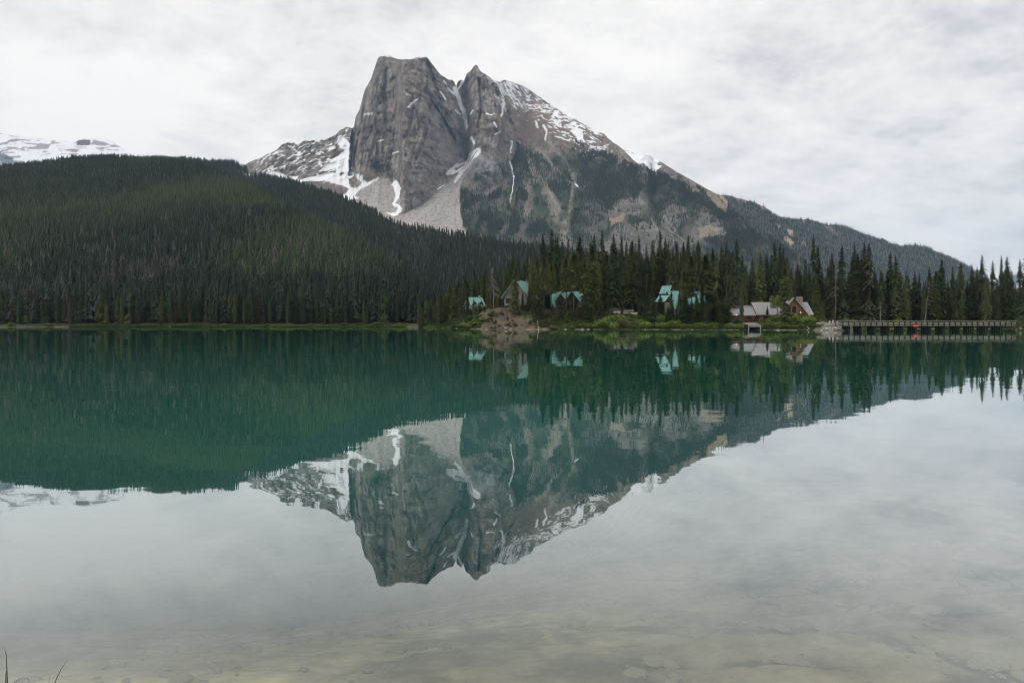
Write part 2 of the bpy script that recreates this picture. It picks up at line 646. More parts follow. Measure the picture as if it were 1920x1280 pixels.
# ------------------------------------------------------------------ the setting
M_ROCK = m_terrain('mountain_rock_snow_scree', 0.06, 9.0, 0.05)
M_HILL = m_terrain('forest_floor', 0.05, 1.0, 0.05)

g = MB().poly([(-9000, -1500, -8), (9000, -1500, -8), (9000, 10500, -8), (-9000, 10500, -8)], [(0, 1, 2, 3)])
ground = g.build('ground', m_noise('valley_soil', (0.05, 0.055, 0.035), (0.08, 0.075, 0.05), 0.01))
tag(ground, kind='structure')

# --- far snowy range on the left, and a pale one far to the right
def jag_rock(amp, fr, seed):
    return lambda us, vr: amp * (fbm(us / fr, us * 0 + seed, 4, seed) - 0.5) * 2


us = np.arange(-420, 330, 1.6)
ridge = [(-420, 262), (-300, 240), (-150, 246), (-60, 243), (0, 250), (48, 258), (80, 261), (106, 264), (141, 267), (150, 261), (158, 259), (173, 259), (211, 264), (224, 275), (237, 284), (256, 297), (330, 330)]
rl = lambda U, V, X, Y, Z: -140 * (ridged(X / 420 + Z / 300, Z / 260, 5, 5) - 0.5) - 60 * (fbm(X / 90, Z / 40, 4, 8) - 0.5)
X, Y, Z, U, V, cr_ = terrain(us, ridge, 420, 5600.0, lambda U, V: np.full(U.shape, 0.62), 130, jag=jag_rock(1.6, 9, 3), relief=rl)
n1 = fbm(X / 150 + Z / 130, Z / 38, 5, 31)
n2 = fbm(X / 60, Z / 60, 4, 12)
col = np.zeros(X.shape + (3,)) + np.array([0.80, 0.81, 0.83])
dv = V - np.interp(U, *np.asarray(ridge).T)
rockm = sstep(0.585, 0.64, n1 * 0.75 + n2 * 0.25 + 0.10 * np.exp(-((dv - 12) / 10) ** 2) - 0.05 * sstep(170, 240, U))
col = mixc(col, rockm * 0.75, (0.17, 0.14, 0.125))
crag = in_poly(U + 4 * (n2 - .5), V + 4 * (n1 - .5), [(140, 267), (152, 257), (172, 258), (168, 272), (146, 272)])
col = mixc(col, crag * sstep(0.4, 0.55, n2), (0.13, 0.11, 0.10))
dk = in_poly(U + 8 * (n2 - .5), V + 8 * (n1 - .5), [(-10, 282), (14, 292), (34, 310), (20, 312), (-10, 300)])
col = mixc(col, dk * 0.9, (0.10, 0.10, 0.11))
grid_object('snowy_range', X, Y, Z, col, M_ROCK, 'distant snow covered mountain range beyond the forested hill')

us = np.arange(1700, 2300, 4)
ridge = [(1700, 590), (1780, 560), (1850, 532), (1880, 522), (1905, 508), (1960, 500), (2040, 515), (2300, 560)]
X, Y, Z, U, V, cr_ = terrain(us, ridge, 600, 6800.0, lambda U, V: np.full(U.shape, 0.42), 60, jag=jag_rock(1.5, 14, 23),
                             relief=lambda U, V, X, Y, Z: -120 * (ridged(X / 500, Z / 300, 4, 15) - 0.5))
n1 = fbm(X / 160, Z / 60, 4, 77)
col = np.zeros(X.shape + (3,)) + np.array([0.13, 0.15, 0.16])
col = mixc(col, sstep(0.5, 0.6, n1 + sstep(560, 505, V) * 0.2 - 0.1), (0.75, 0.77, 0.8))
grid_object('distant_peaks', X, Y, Z, col, M_ROCK, 'pale far peaks glimpsed between trees above the bridge end')

# --- the great rock mountain
RIDGE = [(300, 345), (430, 322), (474, 301), (495, 292), (507, 285), (520, 279), (530, 269), (540, 266), (550, 267), (556, 271), (570, 263), (595, 263), (607, 262),
         (617, 257), (630, 251), (637, 245), (647, 238), (660, 240), (664, 236), (665, 226), (668, 215), (674, 205), (681, 178), (685, 165), (697, 145),
         (704, 122), (708, 109), (713, 105), (728, 102.5), (740, 108), (750, 111), (769, 110.5), (779, 107), (797, 104.5), (803, 109), (815, 126),
         (827, 142), (833, 144), (839, 147), (848, 148), (852, 153), (855, 160), (858, 153), (864, 148), (870, 150), (876, 137), (884, 130), (890, 120),
         (894, 121), (899, 130), (910, 138), (917.5, 145), (928, 150), (939, 152), (948, 148.5), (963, 153), (973, 157), (981, 160), (992, 166),
         (1002.5, 174), (1013, 182), (1029, 194), (1045, 203.5), (1056, 210), (1066, 218), (1082, 225), (1098, 234), (1117, 245), (1134, 252),
         (1149, 266), (1159, 273), (1168, 279), (1187, 284), (1218, 292), (1234, 299), (1252, 311), (1277, 326), (1299, 338), (1320, 350), (1340, 362),
         (1362, 380), (1380, 402), (1410, 421), (1440, 441), (1500, 483), (1560, 533), (1640, 588), (1800, 596)]
TOWER = [(655, 330), (656, 235), (664, 200), (676, 165), (698, 100), (800, 98), (835, 138), (852, 148), (866, 195), (878, 235), (893, 280), (850, 320), (790, 385), (742, 405), (756, 388), (750, 335), (720, 330), (690, 338)]
PEAK = [(852, 148), (888, 112), (935, 148), (962, 215), (985, 270), (955, 292), (936, 300), (936, 335), (884, 335), (893, 280), (878, 235), (866, 195)]
DOME = [(882, 310), (886, 298), (897, 293), (915, 294), (930, 302), (940, 318), (945, 336), (925, 345), (903, 342), (882, 336)]
us = np.concatenate([np.arange(380, 640, 2.2), np.arange(640, 1240, 1.5), np.arange(1240, 1800, 2.2)])


def m_slope(U, V):
    s = np.full(U.shape, 0.60)
    s[(U < 662) & (V < 345)] = 0.95
    rv = np.interp(U, *np.asarray(RIDGE).T)
    fl = (U > 925) & (V - rv < 90)
    s[fl] = 0.95
    s[in_poly(U, V, PEAK)] = 1.7
    s[in_poly(U, V, TOWER)] = 2.5
    s[in_poly(U, V, DOME)] = 2.2
    for p in ([(1140, 385), (1180, 368), (1225, 385), (1215, 420), (1150, 415)], [(1235, 395), (1275, 378), (1290, 400), (1270, 440)], [(1300, 420), (1330, 395), (1372, 425), (1370, 440), (1310, 445)]):
        s[in_poly(U, V, p)] = 1.3
    return s


T1 = [(728, 418), (740, 408), (790, 387), (830, 352), (868, 318), (890, 296), (884, 318), (866, 340), (862, 365), (863, 395), (868, 425), (888, 455), (860, 480), (740, 480), (700, 440)]
T2 = [(640, 372), (668, 352), (690, 344), (708, 334), (728, 336), (742, 346), (750, 376), (752, 394), (734, 416), (700, 440), (660, 400)]
EDGE_V, EDGE_U = [100, 109, 122, 145, 165, 178, 205, 226, 240, 330], [706, 708, 704, 697, 685, 681, 674, 665, 661, 655]
CRACKS = [([(817, 200), (828, 220), (840, 240), (852, 262)], 5, 26), ([(817, 200), (806, 225), (795, 260), (780, 300)], 6, 14), ([(855, 158), (862, 190), (872, 220), (879, 245), (892, 272), (897, 288)], 16, 13),
          ([(775, 205), (768, 240), (752, 270)], 7, 12), ([(725, 130), (722, 180), (730, 230)], 8, 12), ([(898, 150), (903, 200), (896, 240)], 5, 22), ([(925, 160), (940, 200), (930, 250)], 7, 18),
          ([(957, 270), (958, 300), (963, 335), (958, 395)], 6, 10), ([(690, 150), (684, 200), (672, 260), (664, 310)], 7, 16), ([(800, 115), (812, 150), (822, 185)], 7, 14), ([(985, 300), (1010, 340), (1040, 400), (1060, 440)], 12, 14), ([(1045, 280), (1075, 340), (1068, 380)], 9, 10)]


def m_relief(U, V, X, Y, Z):
    tw = in_poly(U, V, TOWER).astype(float)
    pk = in_poly(U, V, PEAK).astype(float)
    cliff = boxblur(boxblur(np.maximum(tw, pk), 3, 0), 3, 1)
    rv = np.interp(U, *np.asarray(RIDGE).T)
    high = sstep(130, 10, V - rv)
    wx = X + 30 * (fbm(X / 120, Z / 120, 3, 91) - .5)
    butt = ridged(wx / 150, Z / 420, 5, 61) - 0.55
    fine = ridged(wx / 46 + Z / 160, Z / 95, 5, 62) - 0.55
    strat = fbm(X / 300 + Z / 60, Z / 22 - X / 90, 4, 63) - 0.5
    d = -(butt * (52 + 34 * cliff) + fine * 36 + (ridged(wx / 19 + Z / 210, Z / 120, 4, 67) - 0.55) * 30 + strat * 12 + (ridged((wx + 0.6 * Z) / 11, (Z - 0.4 * wx) / 24, 3, 68) - 0.55) * 15) * np.maximum(cliff, 0.75 * high)
    gen = ridged((X + 0.55 * Z) / 210, (Z - 0.3 * X) / 380, 5, 64) - 0.55
    right = sstep(930, 1000, U)
    tal = boxblur(boxblur((in_poly(U, V, T1) | in_poly(U, V, T2)).astype(float), 4, 0), 4, 1)
    d -= gen * 55 * (1 - cliff) * (1 - 0.85 * tal) * (0.35 + 0.65 * high) * sstep(600, 480, V)
    d -= 30 * right * high * (ridged((X * 0.8 - Z) / 80, (X + Z) / 260, 4, 65) - 0.5)
    shoulder = sstep(660, 640, U) * sstep(350, 320, V)
    d -= 45 * shoulder * (ridged((X + Z) / 110, (X - 1.4 * Z) / 70, 5, 66) - 0.5)
    ue = np.interp(V, EDGE_V, EDGE_U)
    dist = np.clip(U - ue, 0, 200)
    d += 130 * np.exp(-dist / 9.0) * (V < 330) * (U >= ue - 2)
    for pts, w, dep in CRACKS:
        d += 1.8 * dep * sstep(0, 1, near_line(U, V, pts, w * 0.8))
    dome = in_poly(U, V, DOME)
    d -= 40 * boxblur(boxblur(dome.astype(float), 6, 0), 6, 1)
    return d


def m_jag(us, vr):
    rock = sstep(1330, 1200, us)
    a = (fbm(us / 7.0, us * 0, 4, 70) - 0.5) * 5.0 * rock
    tw = ((us > 700) & (us < 810)).astype(float)
    return a * (1 - 0.65 * tw) + 1.0


X, Y, Z, U, V, cr_ = terrain(us, RIDGE, 600, 2000.0, m_slope, 300, jag=m_jag, relief=m_relief, rsm=3, csm=2, back=(50, 140, 300, 600, 1000), backdrop=0.9)
MX, MY, MZ, MU, MV = X, Y, Z, U, V
rv = np.interp(U, *np.asarray(RIDGE).T)
nA, nB, nC = fbm(X / 90, Z / 90, 5, 101), fbm(X / 34, Z / 30, 4, 102), fbm(X / 14, Z / 14, 3, 103)
ju, jv = 7 * (nB - .5) + 5 * (nC - .5), 7 * (fbm(X / 30, Z / 34, 4, 104) - .5) + 5 * (fbm(X / 12, Z / 12, 3, 105) - .5)
UU, VV = U + ju, V + jv
vert = fbm((X + 22 * nA) / 12, Z / 46, 5, 106, 0.62)
diag = fbm((X + Z) / 70, (Z - X) / 16, 4, 107)
col = np.zeros(X.shape + (3,)) + np.array([0.295, 0.260, 0.236])
col *= (0.72 + 0.56 * nA)[..., None]
col *= (0.80 + 0.40 * sstep(0.3, 0.7, vert))[..., None]
col = mixc(col, 0.45 * sstep(0.48, 0.66, fbm(X / 110 + 4, Z / 110, 4, 108)), (0.295, 0.236, 0.178))
col = mixc(col, 0.35 * sstep(0.56, 0.64, nB), (0.12, 0.112, 0.112))
wx_, wz_ = X + 26 * (nA - .5) + 10 * (nB - .5), Z + 30 * (nB - .5)
ln1 = (1 - np.abs(2 * vnoise(wx_ / 24, wz_ / 95, 140) - 1)) ** 7
ln2 = (1 - np.abs(2 * vnoise((wx_ + 0.8 * wz_) / 46, (wz_ - 0.5 * wx_) / 120, 141) - 1)) ** 8
ln3 = (1 - np.abs(2 * vnoise((wx_ - 0.7 * wz_) / 30, (wz_ + 0.4 * wx_) / 70, 142) - 1)) ** 8
col *= (1 - 0.66 * np.clip(ln1 + 0.8 * ln2 + 0.6 * ln3, 0, 1) * (0.4 + nA))[..., None]
col *= (0.62 + 0.76 * fbm(X / 8, Z / 9, 3, 143, 0.7))[..., None]
col = mixc(col, 0.40 * sstep(0.58, 0.68, diag) * (U > 860), (0.10, 0.092, 0.09))
col = mixc(col, 0.45 * in_poly(UU, VV, [(800, 215), (820, 215), (850, 265), (880, 275), (840, 320), (780, 375), (765, 330), (785, 270)]), (0.215, 0.196, 0.182))
# brown slopes under the ridge, the shoulder
br = np.exp(-(((U - 1005) / 60) ** 2 + ((V - 240) / 34) ** 2)) + 0.8 * np.exp(-(((U - 1080) / 70) ** 2 + ((V - 265 - 0.4 * (U - 1080)) / 26) ** 2))
col = mixc(col, np.clip(br, 0, 1) * 0.8 * (0.5 + nA), (0.225, 0.165, 0.132))
col = mixc(col, ((U < 656) & (V > 285)) * sstep(.4, .6, nA) * 0.7, (0.17, 0.135, 0.11))
# lower mountain: scrub, grey scree streaks, pale cliffs
low = sstep(8, 26, V - np.interp(U, [860, 955, 990, 1030, 1075, 1120, 1200, 1300, 1400, 1700], [345, 285, 268, 275, 262, 280, 312, 340, 390, 560])) * (U > 860)
scr = sstep(0.40, 0.62, fbm(X / 60, Z / 80, 5, 109))
scrub = mixc(np.zeros(X.shape + (3,)) + np.array([0.120, 0.112, 0.094]), scr, (0.052, 0.066, 0.038))
col = mixc(col, low, scrub)
flow = fbm((X - 0.35 * Z) / 26, Z / 190, 4, 110)
streak = np.zeros(X.shape)
for pts, w0, w1 in [([(985, 285), (1000, 320), (1030, 370), (1052, 415), (1062, 450)], 12, 20), ([(1010, 280), (1045, 320), (1075, 350), (1068, 400), (1060, 440)], 5, 6), ([(985, 330), (995, 370), (988, 400)], 14, 8), ([(1030, 265), (1060, 300), (1082, 350)], 6, 4),
                    ([(1200, 380), (1215, 400), (1232, 430)], 4, 3), ([(1245, 405), (1262, 430), (1285, 455)], 4, 3)]:
    streak = np.maximum(streak, near_line(UU, VV, pts, w0, w1))
col = mixc(col, sstep(0.05, 0.7, streak) * np.clip(sstep(0.35, 0.62, flow * 0.6 + nB * 0.4) * 0.95, 0, 1), (0.275, 0.245, 0.215))
for p in ([(1138, 398), (1165, 372), (1200, 368), (1222, 388), (1212, 410), (1180, 402), (1150, 420)], [(1236, 400), (1262, 382), (1285, 388), (1290, 405), (1262, 440), (1245, 430)],
          [(1292, 440), (1305, 412), (1330, 397), (1350, 412), (1372, 428), (1370, 442), (1335, 440), (1310, 450), (1295, 460)], [(1160, 420), (1210, 415), (1260, 440), (1300, 470), (1290, 520), (1200, 500), (1120, 470)]):
    col = mixc(col, in_poly(UU, VV, p) * (0.35 + 0.65 * sstep(0.4, 0.55, nB)) * 0.85, (0.275, 0.25, 0.235))
tan = in_poly(UU, VV, [(1308, 432), (1330, 420), (1352, 430), (1345, 442), (1312, 448)]) | in_poly(UU, VV, [(1140, 410), (1170, 400), (1172, 408), (1146, 424)]) | in_poly(UU, VV, [(1292, 350), (1306, 352), (1316, 364), (1300, 360)])
tan = tan | in_poly(UU, VV, [(1318, 356), (1340, 366), (1362, 384), (1364, 398), (1344, 392), (1330, 372)])
col = mixc(col, tan * 0.8, (0.31, 0.255, 0.185))
col = mixc(col, in_poly(UU, VV, DOME) * 0.9, np.array([0.225, 0.225, 0.232]) * (0.55 + 0.9 * nB)[..., None])
col = mixc(col, in_poly(UU, VV, [(884, 340), (925, 345), (935, 352), (915, 368), (895, 372), (880, 358)]) * 0.8, (0.19, 0.16, 0.14))
# scree
an1, an2 = np.arctan2(U - 892, np.maximum(V - 276, 1.0)), np.arctan2(U - 712, np.maximum(V - 300, 1.0))
run1 = fbm(an1 * 26, V / 120, 4, 111, 0.65) * (U > 735) + fbm(an2 * 20, V / 90, 4, 112, 0.65) * (U <= 735)
talus_c = np.array([0.395, 0.365, 0.340]) * (0.70 + 0.56 * run1)[..., None]
talus_c *= (1 - 0.22 * sstep(0.62, 0.70, fbm(X / 9, Z / 9, 2, 113)))[..., None]
talus_c = mixc(talus_c, sstep(380, 450, V) * 0.45, (0.39, 0.34, 0.305))
for p in (T1, T2):
    col = mixc(col, in_poly(U + 0.5 * ju, V + 0.5 * jv, p), talus_c)
col = mixc(col, in_poly(UU, VV, [(560, 345), (600, 342), (640, 352), (655, 360), (636, 374), (600, 365)]) * 0.9, (0.165, 0.135, 0.11))
# bright meadow strips
for p in ([(902, 448), (918, 428), (940, 412), (946, 418), (926, 440), (914, 452)], [(946, 458), (962, 454), (980, 470), (976, 480), (955, 472)]):
    col = mixc(col, in_poly(UU, VV, p), (0.075, 0.11, 0.035))
# snow
snow = np.zeros(X.shape)
S = [[(851, 172), (855, 160), (863, 185), (867, 197), (873, 207), (877, 233), (875, 243), (870, 229), (866, 215), (860, 194), (854, 180)],
     [(882, 255), (886, 258), (891, 268), (888, 269)],
     [(891, 280), (899, 285), (894, 292), (886, 300), (882, 311), (867, 327), (848, 348), (854, 335), (860, 322), (851, 327), (838, 328), (836, 323), (851, 311), (859, 303), (875, 292)],
     [(645, 257), (655, 266), (657, 285), (653, 302), (655, 320), (667, 325), (682, 330), (680, 336), (690, 342), (698, 338), (708, 330), (712, 333), (705, 339), (695, 345), (677, 355), (662, 367), (674, 370), (666, 376), (634, 373), (655, 355), (640, 347), (610, 340), (580, 339), (530, 347), (524, 345), (570, 335), (590, 330), (630, 317), (595, 322), (635, 292), (645, 282), (637, 277), (632, 270)],
     [(734, 345), (742, 338), (747, 343), (751, 352), (749, 370), (742, 380), (750, 385), (755, 392), (745, 405), (737, 406), (722, 397), (740, 399), (745, 392), (736, 382), (741, 365), (737, 350)],
     [(722, 412), (734, 409), (728, 415)], [(500, 312), (506, 320), (532, 327), (540, 334), (535, 340), (512, 330), (502, 320)], [(545, 330), (560, 330), (556, 336), (546, 337)],
     [(1170, 281), (1187, 284), (1218, 291), (1234, 298), (1244, 308), (1236, 316), (1225, 325), (1214, 314), (1208, 306), (1196, 307), (1184, 298)],
     [(1068, 246), (1080, 238), (1092, 246), (1094, 262), (1082, 264), (1078, 254)], [(710, 106), (728, 101), (744, 108), (728, 107)], [(770, 112), (796, 102), (800, 107), (786, 109)]]
for p in S:
    snow = np.maximum(snow, in_poly(UU * 0.45 + U * 0.55, VV * 0.45 + V * 0.55, p))
hole = in_poly(UU, VV, [(652, 332), (666, 329), (680, 342), (668, 352), (654, 347)]) | in_poly(UU, VV, [(637, 324), (650, 326), (640, 331)]) | in_poly(UU, VV, [(620, 322), (632, 321), (628, 327)])
snow[hole] = 0
for pts, w0, w1 in [([(853, 166), (861, 188), (868, 208), (875, 238)], 6.0, 4.5), ([(884, 258), (890, 270)], 3.5, 2.5), ([(897, 283), (884, 298), (868, 320), (852, 342)], 6.5, 3.0), ([(880, 294), (858, 309), (838, 326)], 5.0, 4.0), ([(959, 266), (957, 285)], 3, 2), ([(956, 304), (960, 318), (964, 334), (961, 352), (957, 375), (956, 396)], 1.9, 0.8), ([(944, 190), (943, 206), (940, 218)], 3, 2), ([(826, 172), (836, 188)], 2.5, 2), ([(839, 165), (846, 172), (854, 178)], 3, 2), ([(868, 152), (861, 164), (857, 172)], 4, 2),
                    ([(855, 208), (862, 214)], 3, 2), ([(684, 214), (699, 212)], 2.2, 2), ([(762, 177), (770, 179)], 3, 2), ([(766, 200), (775, 192), (783, 186)], 3, 2), ([(736, 287), (747, 285)], 2, 1.6), ([(708, 264), (719, 263)], 1.8, 1.5), 
                    ([(912, 213), (922, 215), (926, 211)], 2, 1.6), ([(926, 229), (931, 240)], 2.6, 1.6), ([(1004, 228), (1008, 240)], 3, 2), ([(1020, 236), (1024, 246), (1022, 262)], 3.4, 2), ([(1042, 256), (1064, 262)], 2, 1.6), ([(930, 252), (938, 246)], 1.8, 1.4), ([(882, 215), (888, 206)], 2, 1.5), ([(1078, 344), (1084, 350)], 1.6, 1.4),
                    ([(832, 150), (838, 160)], 1.8, 1.4), ([(820, 355), (832, 347)], 1.6, 1.2), ([(1000, 205), (1012, 202), (1020, 210)], 2, 1.6)]:
    snow = np.maximum(snow, sstep(0.15, 0.35, near_line(U + 0.45 * ju, V + 0.45 * jv, pts, w0 * 0.95, w1 * 0.95)))
# broken snow along the right-hand ridge and on the left shoulder, lying on ledges
dvr = V - rv
lay = fbm((X * 0.75 + Z * 0.66) / 11, (X * 0.66 - Z * 0.75) / 46, 5, 120, 0.6)
lay2 = fbm((X * 0.9 - Z * 0.4) / 34, (X * .4 + Z * .9) / 10, 5, 121, 0.6)
band = sstep(905, 935, U) * sstep(1172, 1120, U) * np.clip(np.interp(dvr, [0, 6, 30, 48, 66], [0.7, 1, 0.9, 0.45, 0]), 0, 1) * np.interp(U, [905, 960, 1060, 1170], [0.85, 1.0, 0.95, 0.75])
snow = np.maximum(snow, sstep(0.0, 0.035, band * 0.225 - 0.775 + np.maximum(lay, lay2)) * (band > 0.02))
bandL = sstep(470, 500, U) * sstep(662, 655, U) * np.clip(np.interp(dvr, [0, 3, 40, 65, 85], [0.8, 1, 0.7, 0.6, 0]), 0, 1)
snow = np.maximum(snow, sstep(0.0, 0.03, bandL * 0.15 - 0.775 + np.maximum(lay2, fbm((X + 1.2 * Z) / 40, (X - Z) / 13, 4, 122))) * (bandL > 0.02))
few = 0.0 * sstep(0.80, 0.82, fbm(X / 30, Z / 9 - X / 50, 3, 123)) * (V < 300) * (U > 660) * (U < 960)
snow = np.maximum(snow, few)
sp = in_poly(U, V, S[8]) * sstep(0.60, 0.66, nB) * sstep(292, 312, V)
snow = snow * (1 - sp)
lane = sstep(0.56, 0.64, fbm((X * 0.62 + Z * 0.78) / 60, (X * 0.78 - Z * 0.62) / 9, 3, 124)) * in_poly(U, V, [(830, 275), (905, 275), (905, 350), (830, 350)])
snow = snow * (1 - 0.95 * lane)
col = mixc(col, np.clip(snow, 0, 1), (0.84, 0.85, 0.87))
# woods on the mountain
forest = np.zeros(X.shape)
for p, d in [([(861, 348), (872, 358), (886, 368), (900, 372), (918, 366), (936, 350), (946, 372), (957, 398), (944, 425), (920, 446), (898, 448), (880, 440), (868, 420)], 1.0),
             ([(958, 305), (974, 272), (992, 272), (1000, 300), (990, 340), (985, 380), (975, 420), (962, 455), (940, 462), (955, 425), (968, 360)], 0.9),
             ([(1074, 264), (1112, 274), (1180, 308), (1262, 336), (1312, 352), (1366, 392), (1440, 436), (1560, 530), (1560, 600), (1440, 600), (1400, 520), (1372, 445), (1330, 392), (1285, 378), (1205, 362), (1130, 348), (1085, 316)], 1.0),
             ([(1085, 316), (1130, 348), (1200, 366), (1150, 380), (1130, 410), (1080, 440), (1065, 420), (1090, 360)], 0.55), 
             ([(1000, 290), (1025, 300), (1045, 345), (1020, 350), (1000, 320)], 0.5), ([(1030, 330), (1062, 325), (1070, 350), (1058, 372), (1030, 362)], 0.85), ([(925, 470), (960, 455), (1010, 410), (1040, 440), (1060, 560), (900, 560)], 0.7),
             ([(1315, 455), (1370, 440), (1420, 480), (1400, 530), (1330, 500)], 0.9), ([(1225, 385), (1240, 380), (1240, 420), (1225, 410)], 0.6), ([(1165, 408), (1205, 402), (1225, 425), (1190, 432)], 0.5)]:
    forest = np.maximum(forest, in_poly(U + 1.6 * ju, V + 1.6 * jv, p) * d)
forest = np.maximum(forest * (0.12 + 1.0 * sstep(0.40, 0.62, fbm(X / 36, Z / 60, 4, 131))), 0.30 * low * sstep(0.42, 0.62, nB)) * (1 - np.clip(snow, 0, 1)) * (1 - 0.7 * sstep(0.2, 0.6, streak)) * (1 - tan)
for p in (T1, T2): forest[in_poly(U, V, p)] = 0
forest[cr_ + 1:] = 0
forest *= (0.5 + nA)
col = mixc(col, np.clip(forest * 1.0, 0, 0.75), (0.060, 0.072, 0.045))
col = mixc(col, 0.5 * in_poly(UU, VV, [(1160, 325), (1200, 330), (1290, 358), (1345, 380), (1340, 388), (1250, 360), (1180, 345)]), (0.085, 0.09, 0.045))
grid_object('rock_mountain', X, Y, Z, col, M_ROCK, 'great grey rock peak with snow gullies and scree cones')
wood('mountain_forest', 'dark conifer woods on the lower slopes of the rock mountain', X, Y, Z, forest, 27000, 9, 17,
     lambda p, i, j: 0.42 + 0.5 * (fbm(p[:, 0] / 110, p[:, 2] / 90, 3, 130) - .5), 21)

# --- ridges running down to the right
def side_ridge(name, label, ridge, us, yb, sl, patches, seed, n, h, tint):
    X, Y, Z, U, V, cr = terrain(us, ridge, 602, yb, lambda U, V: np.full(U.shape, sl), 120, jag=jag_rock(1.0, 12, seed),
                                relief=lambda U, V, X, Y, Z: -110 * (ridged((X + Z) / 420, Z / 700, 5, seed) - .55) * sstep(600, 520, V))
    nb_ = fbm(X / 40, Z / 40, 4, seed + 1)
    jx, jy = 10 * (nb_ - .5), 10 * (fbm(X / 36, Z / 36, 4, seed + 2) - .5)
    col = np.zeros(X.shape + (3,)) + np.array([0.075, 0.078, 0.06])
    dens = np.ones(X.shape)
    for p, c in patches:
        m = in_poly(U + jx, V + jy, p)
        col = mixc(col, m, c)
        dens[m] = 0.03
    dens[cr + 1:] = 0
    grid_object(name, X, Y, Z, col, M_HILL, label)
    wood(name + '_forest', 'conifers covering ' + label, X, Y, Z, dens, n, h[0], h[1], lambda p, i, j: tint + 0.2 * (fbm(p[:, 0] / 200, p[:, 2] / 200, 3, seed) - .5), seed)


TANC, PINK = (0.34, 0.28, 0.205), (0.22, 0.165, 0.145)
side_ridge('forest_ridge', 'the forested spur falling right of the rock peak',
           [(1180, 420), (1290, 352), (1340, 364), (1350, 365), (1373, 368), (1396, 375), (1417, 381), (1431, 387), (1446, 398), (1459, 408), (1475, 418), (1520, 440), (1580, 482), (1640, 532), (1700, 582), (1800, 598)],
           np.arange(1200, 1800, 3.0), 2350.0, 0.55,
           [([(1469, 445), (1475, 444), (1487, 455), (1484, 463), (1475, 455)], TANC), ([(1472, 430), (1484, 431), (1490, 443), (1485, 442), (1478, 436)], TANC), ([(1408, 372), (1425, 380), (1436, 396), (1424, 390)], PINK), ([(1372, 364), (1396, 373), (1405, 384), (1380, 376)], PINK),
            ([(1455, 420), (1464, 422), (1462, 429)], TANC), ([(1502, 448), (1510, 456), (1513, 468), (1506, 462)], PINK), ([(1344, 358), (1360, 374), (1366, 398), (1350, 392)], TANC)],
           210, 9000, (12, 19), 0.28)
side_ridge('blue_ridge', 'the long hazy ridge behind the bridge trees',
           [(1380, 430), (1430, 404), (1459, 407), (1475, 409), (1498, 411), (1516, 411), (1533, 417), (1551, 422), (1562, 421), (1580, 423), (1597, 429), (1621, 440), (1650, 448), (1670, 457), (1688, 461), (1720, 460), (1737, 464), (1767, 476), (1796, 489), (1819, 502), (1840, 516), (1880, 545), (1950, 585), (2050, 598)],
           np.arange(1380, 2050, 3.0), 2900.0, 0.5,
           [([(1546, 424), (1556, 426), (1572, 441), (1562, 437)], PINK), ([(1566, 455), (1572, 456), (1577, 464), (1571, 461)], TANC), ([(1500, 410), (1512, 411), (1508, 424)], PINK)],
           230, 13000, (13, 20), 0.26)

# --- wooded hills on the left
B_R = [(60, 330), (230, 308), (300, 304), (400, 309), (440, 312), (480, 333), (560, 352), (640, 379), (700, 405), (722, 424), (760, 438), (830, 449), (900, 460), (960, 470), (1050, 484), (1200, 505), (1400, 545), (1700, 575), (2300, 588)]
us = np.arange(80, 2300, 4.0)
X, Y, Z, U, V, cr_ = terrain(us, B_R, 603, 640.0, lambda U, V: np.full(U.shape, 0.37), 150, jag=jag_rock(2.0, 30, 41),
                             relief=lambda U, V, X, Y, Z: -26 * (ridged((X + 0.6 * Y) / 260, Y / 500, 4, 42) - .55) * sstep(598, 540, V), back=(40, 120, 260, 420))
nA = fbm(X / 60, Y / 60, 4, 43)
col = np.zeros(X.shape + (3,)) + np.array([0.048, 0.052, 0.036])
dens = np.ones(X.shape)
dens[cr_ + 1:] = 0
rk = in_poly(U + 14 * (nA - .5), V + 14 * (fbm(X / 50, Z / 50, 3, 44) - .5), [(432, 318), (455, 316), (486, 332), (500, 346), (470, 344), (440, 330)])
col = mixc(col, rk, (0.19, 0.175, 0.175)); dens[rk] = 0.12
sn = (near_line(U, V, [(388, 307.5), (414, 310)], 2.5) > 0.2) | (near_line(U, V, [(463, 327), (470, 329)], 3) > 0.2) | (near_line(U, V, [(480, 345), (489, 345)], 3) > 0.2) | (near_line(U, V, [(436, 320), (440, 327)], 2) > 0.2)
col = mixc(col, sn, (0.8, 0.8, 0.82)); dens[sn] = 0
grid_object('far_wooded_hill', X, Y, Z, col, M_HILL, 'darker wooded slope behind the near forested hill')
tintB = lambda p, i, j: 0.25 + 0.35 * (fbm(p[:, 0] / 120, p[:, 1] / 160, 3, 45) - .5)
wood('far_hill_forest', 'dense dark conifers on the farther wooded hill', X, Y, Z, dens * (U < 1250) + 0.35 * dens * (U >= 1250), 42000, 13, 21, tintB, 46)

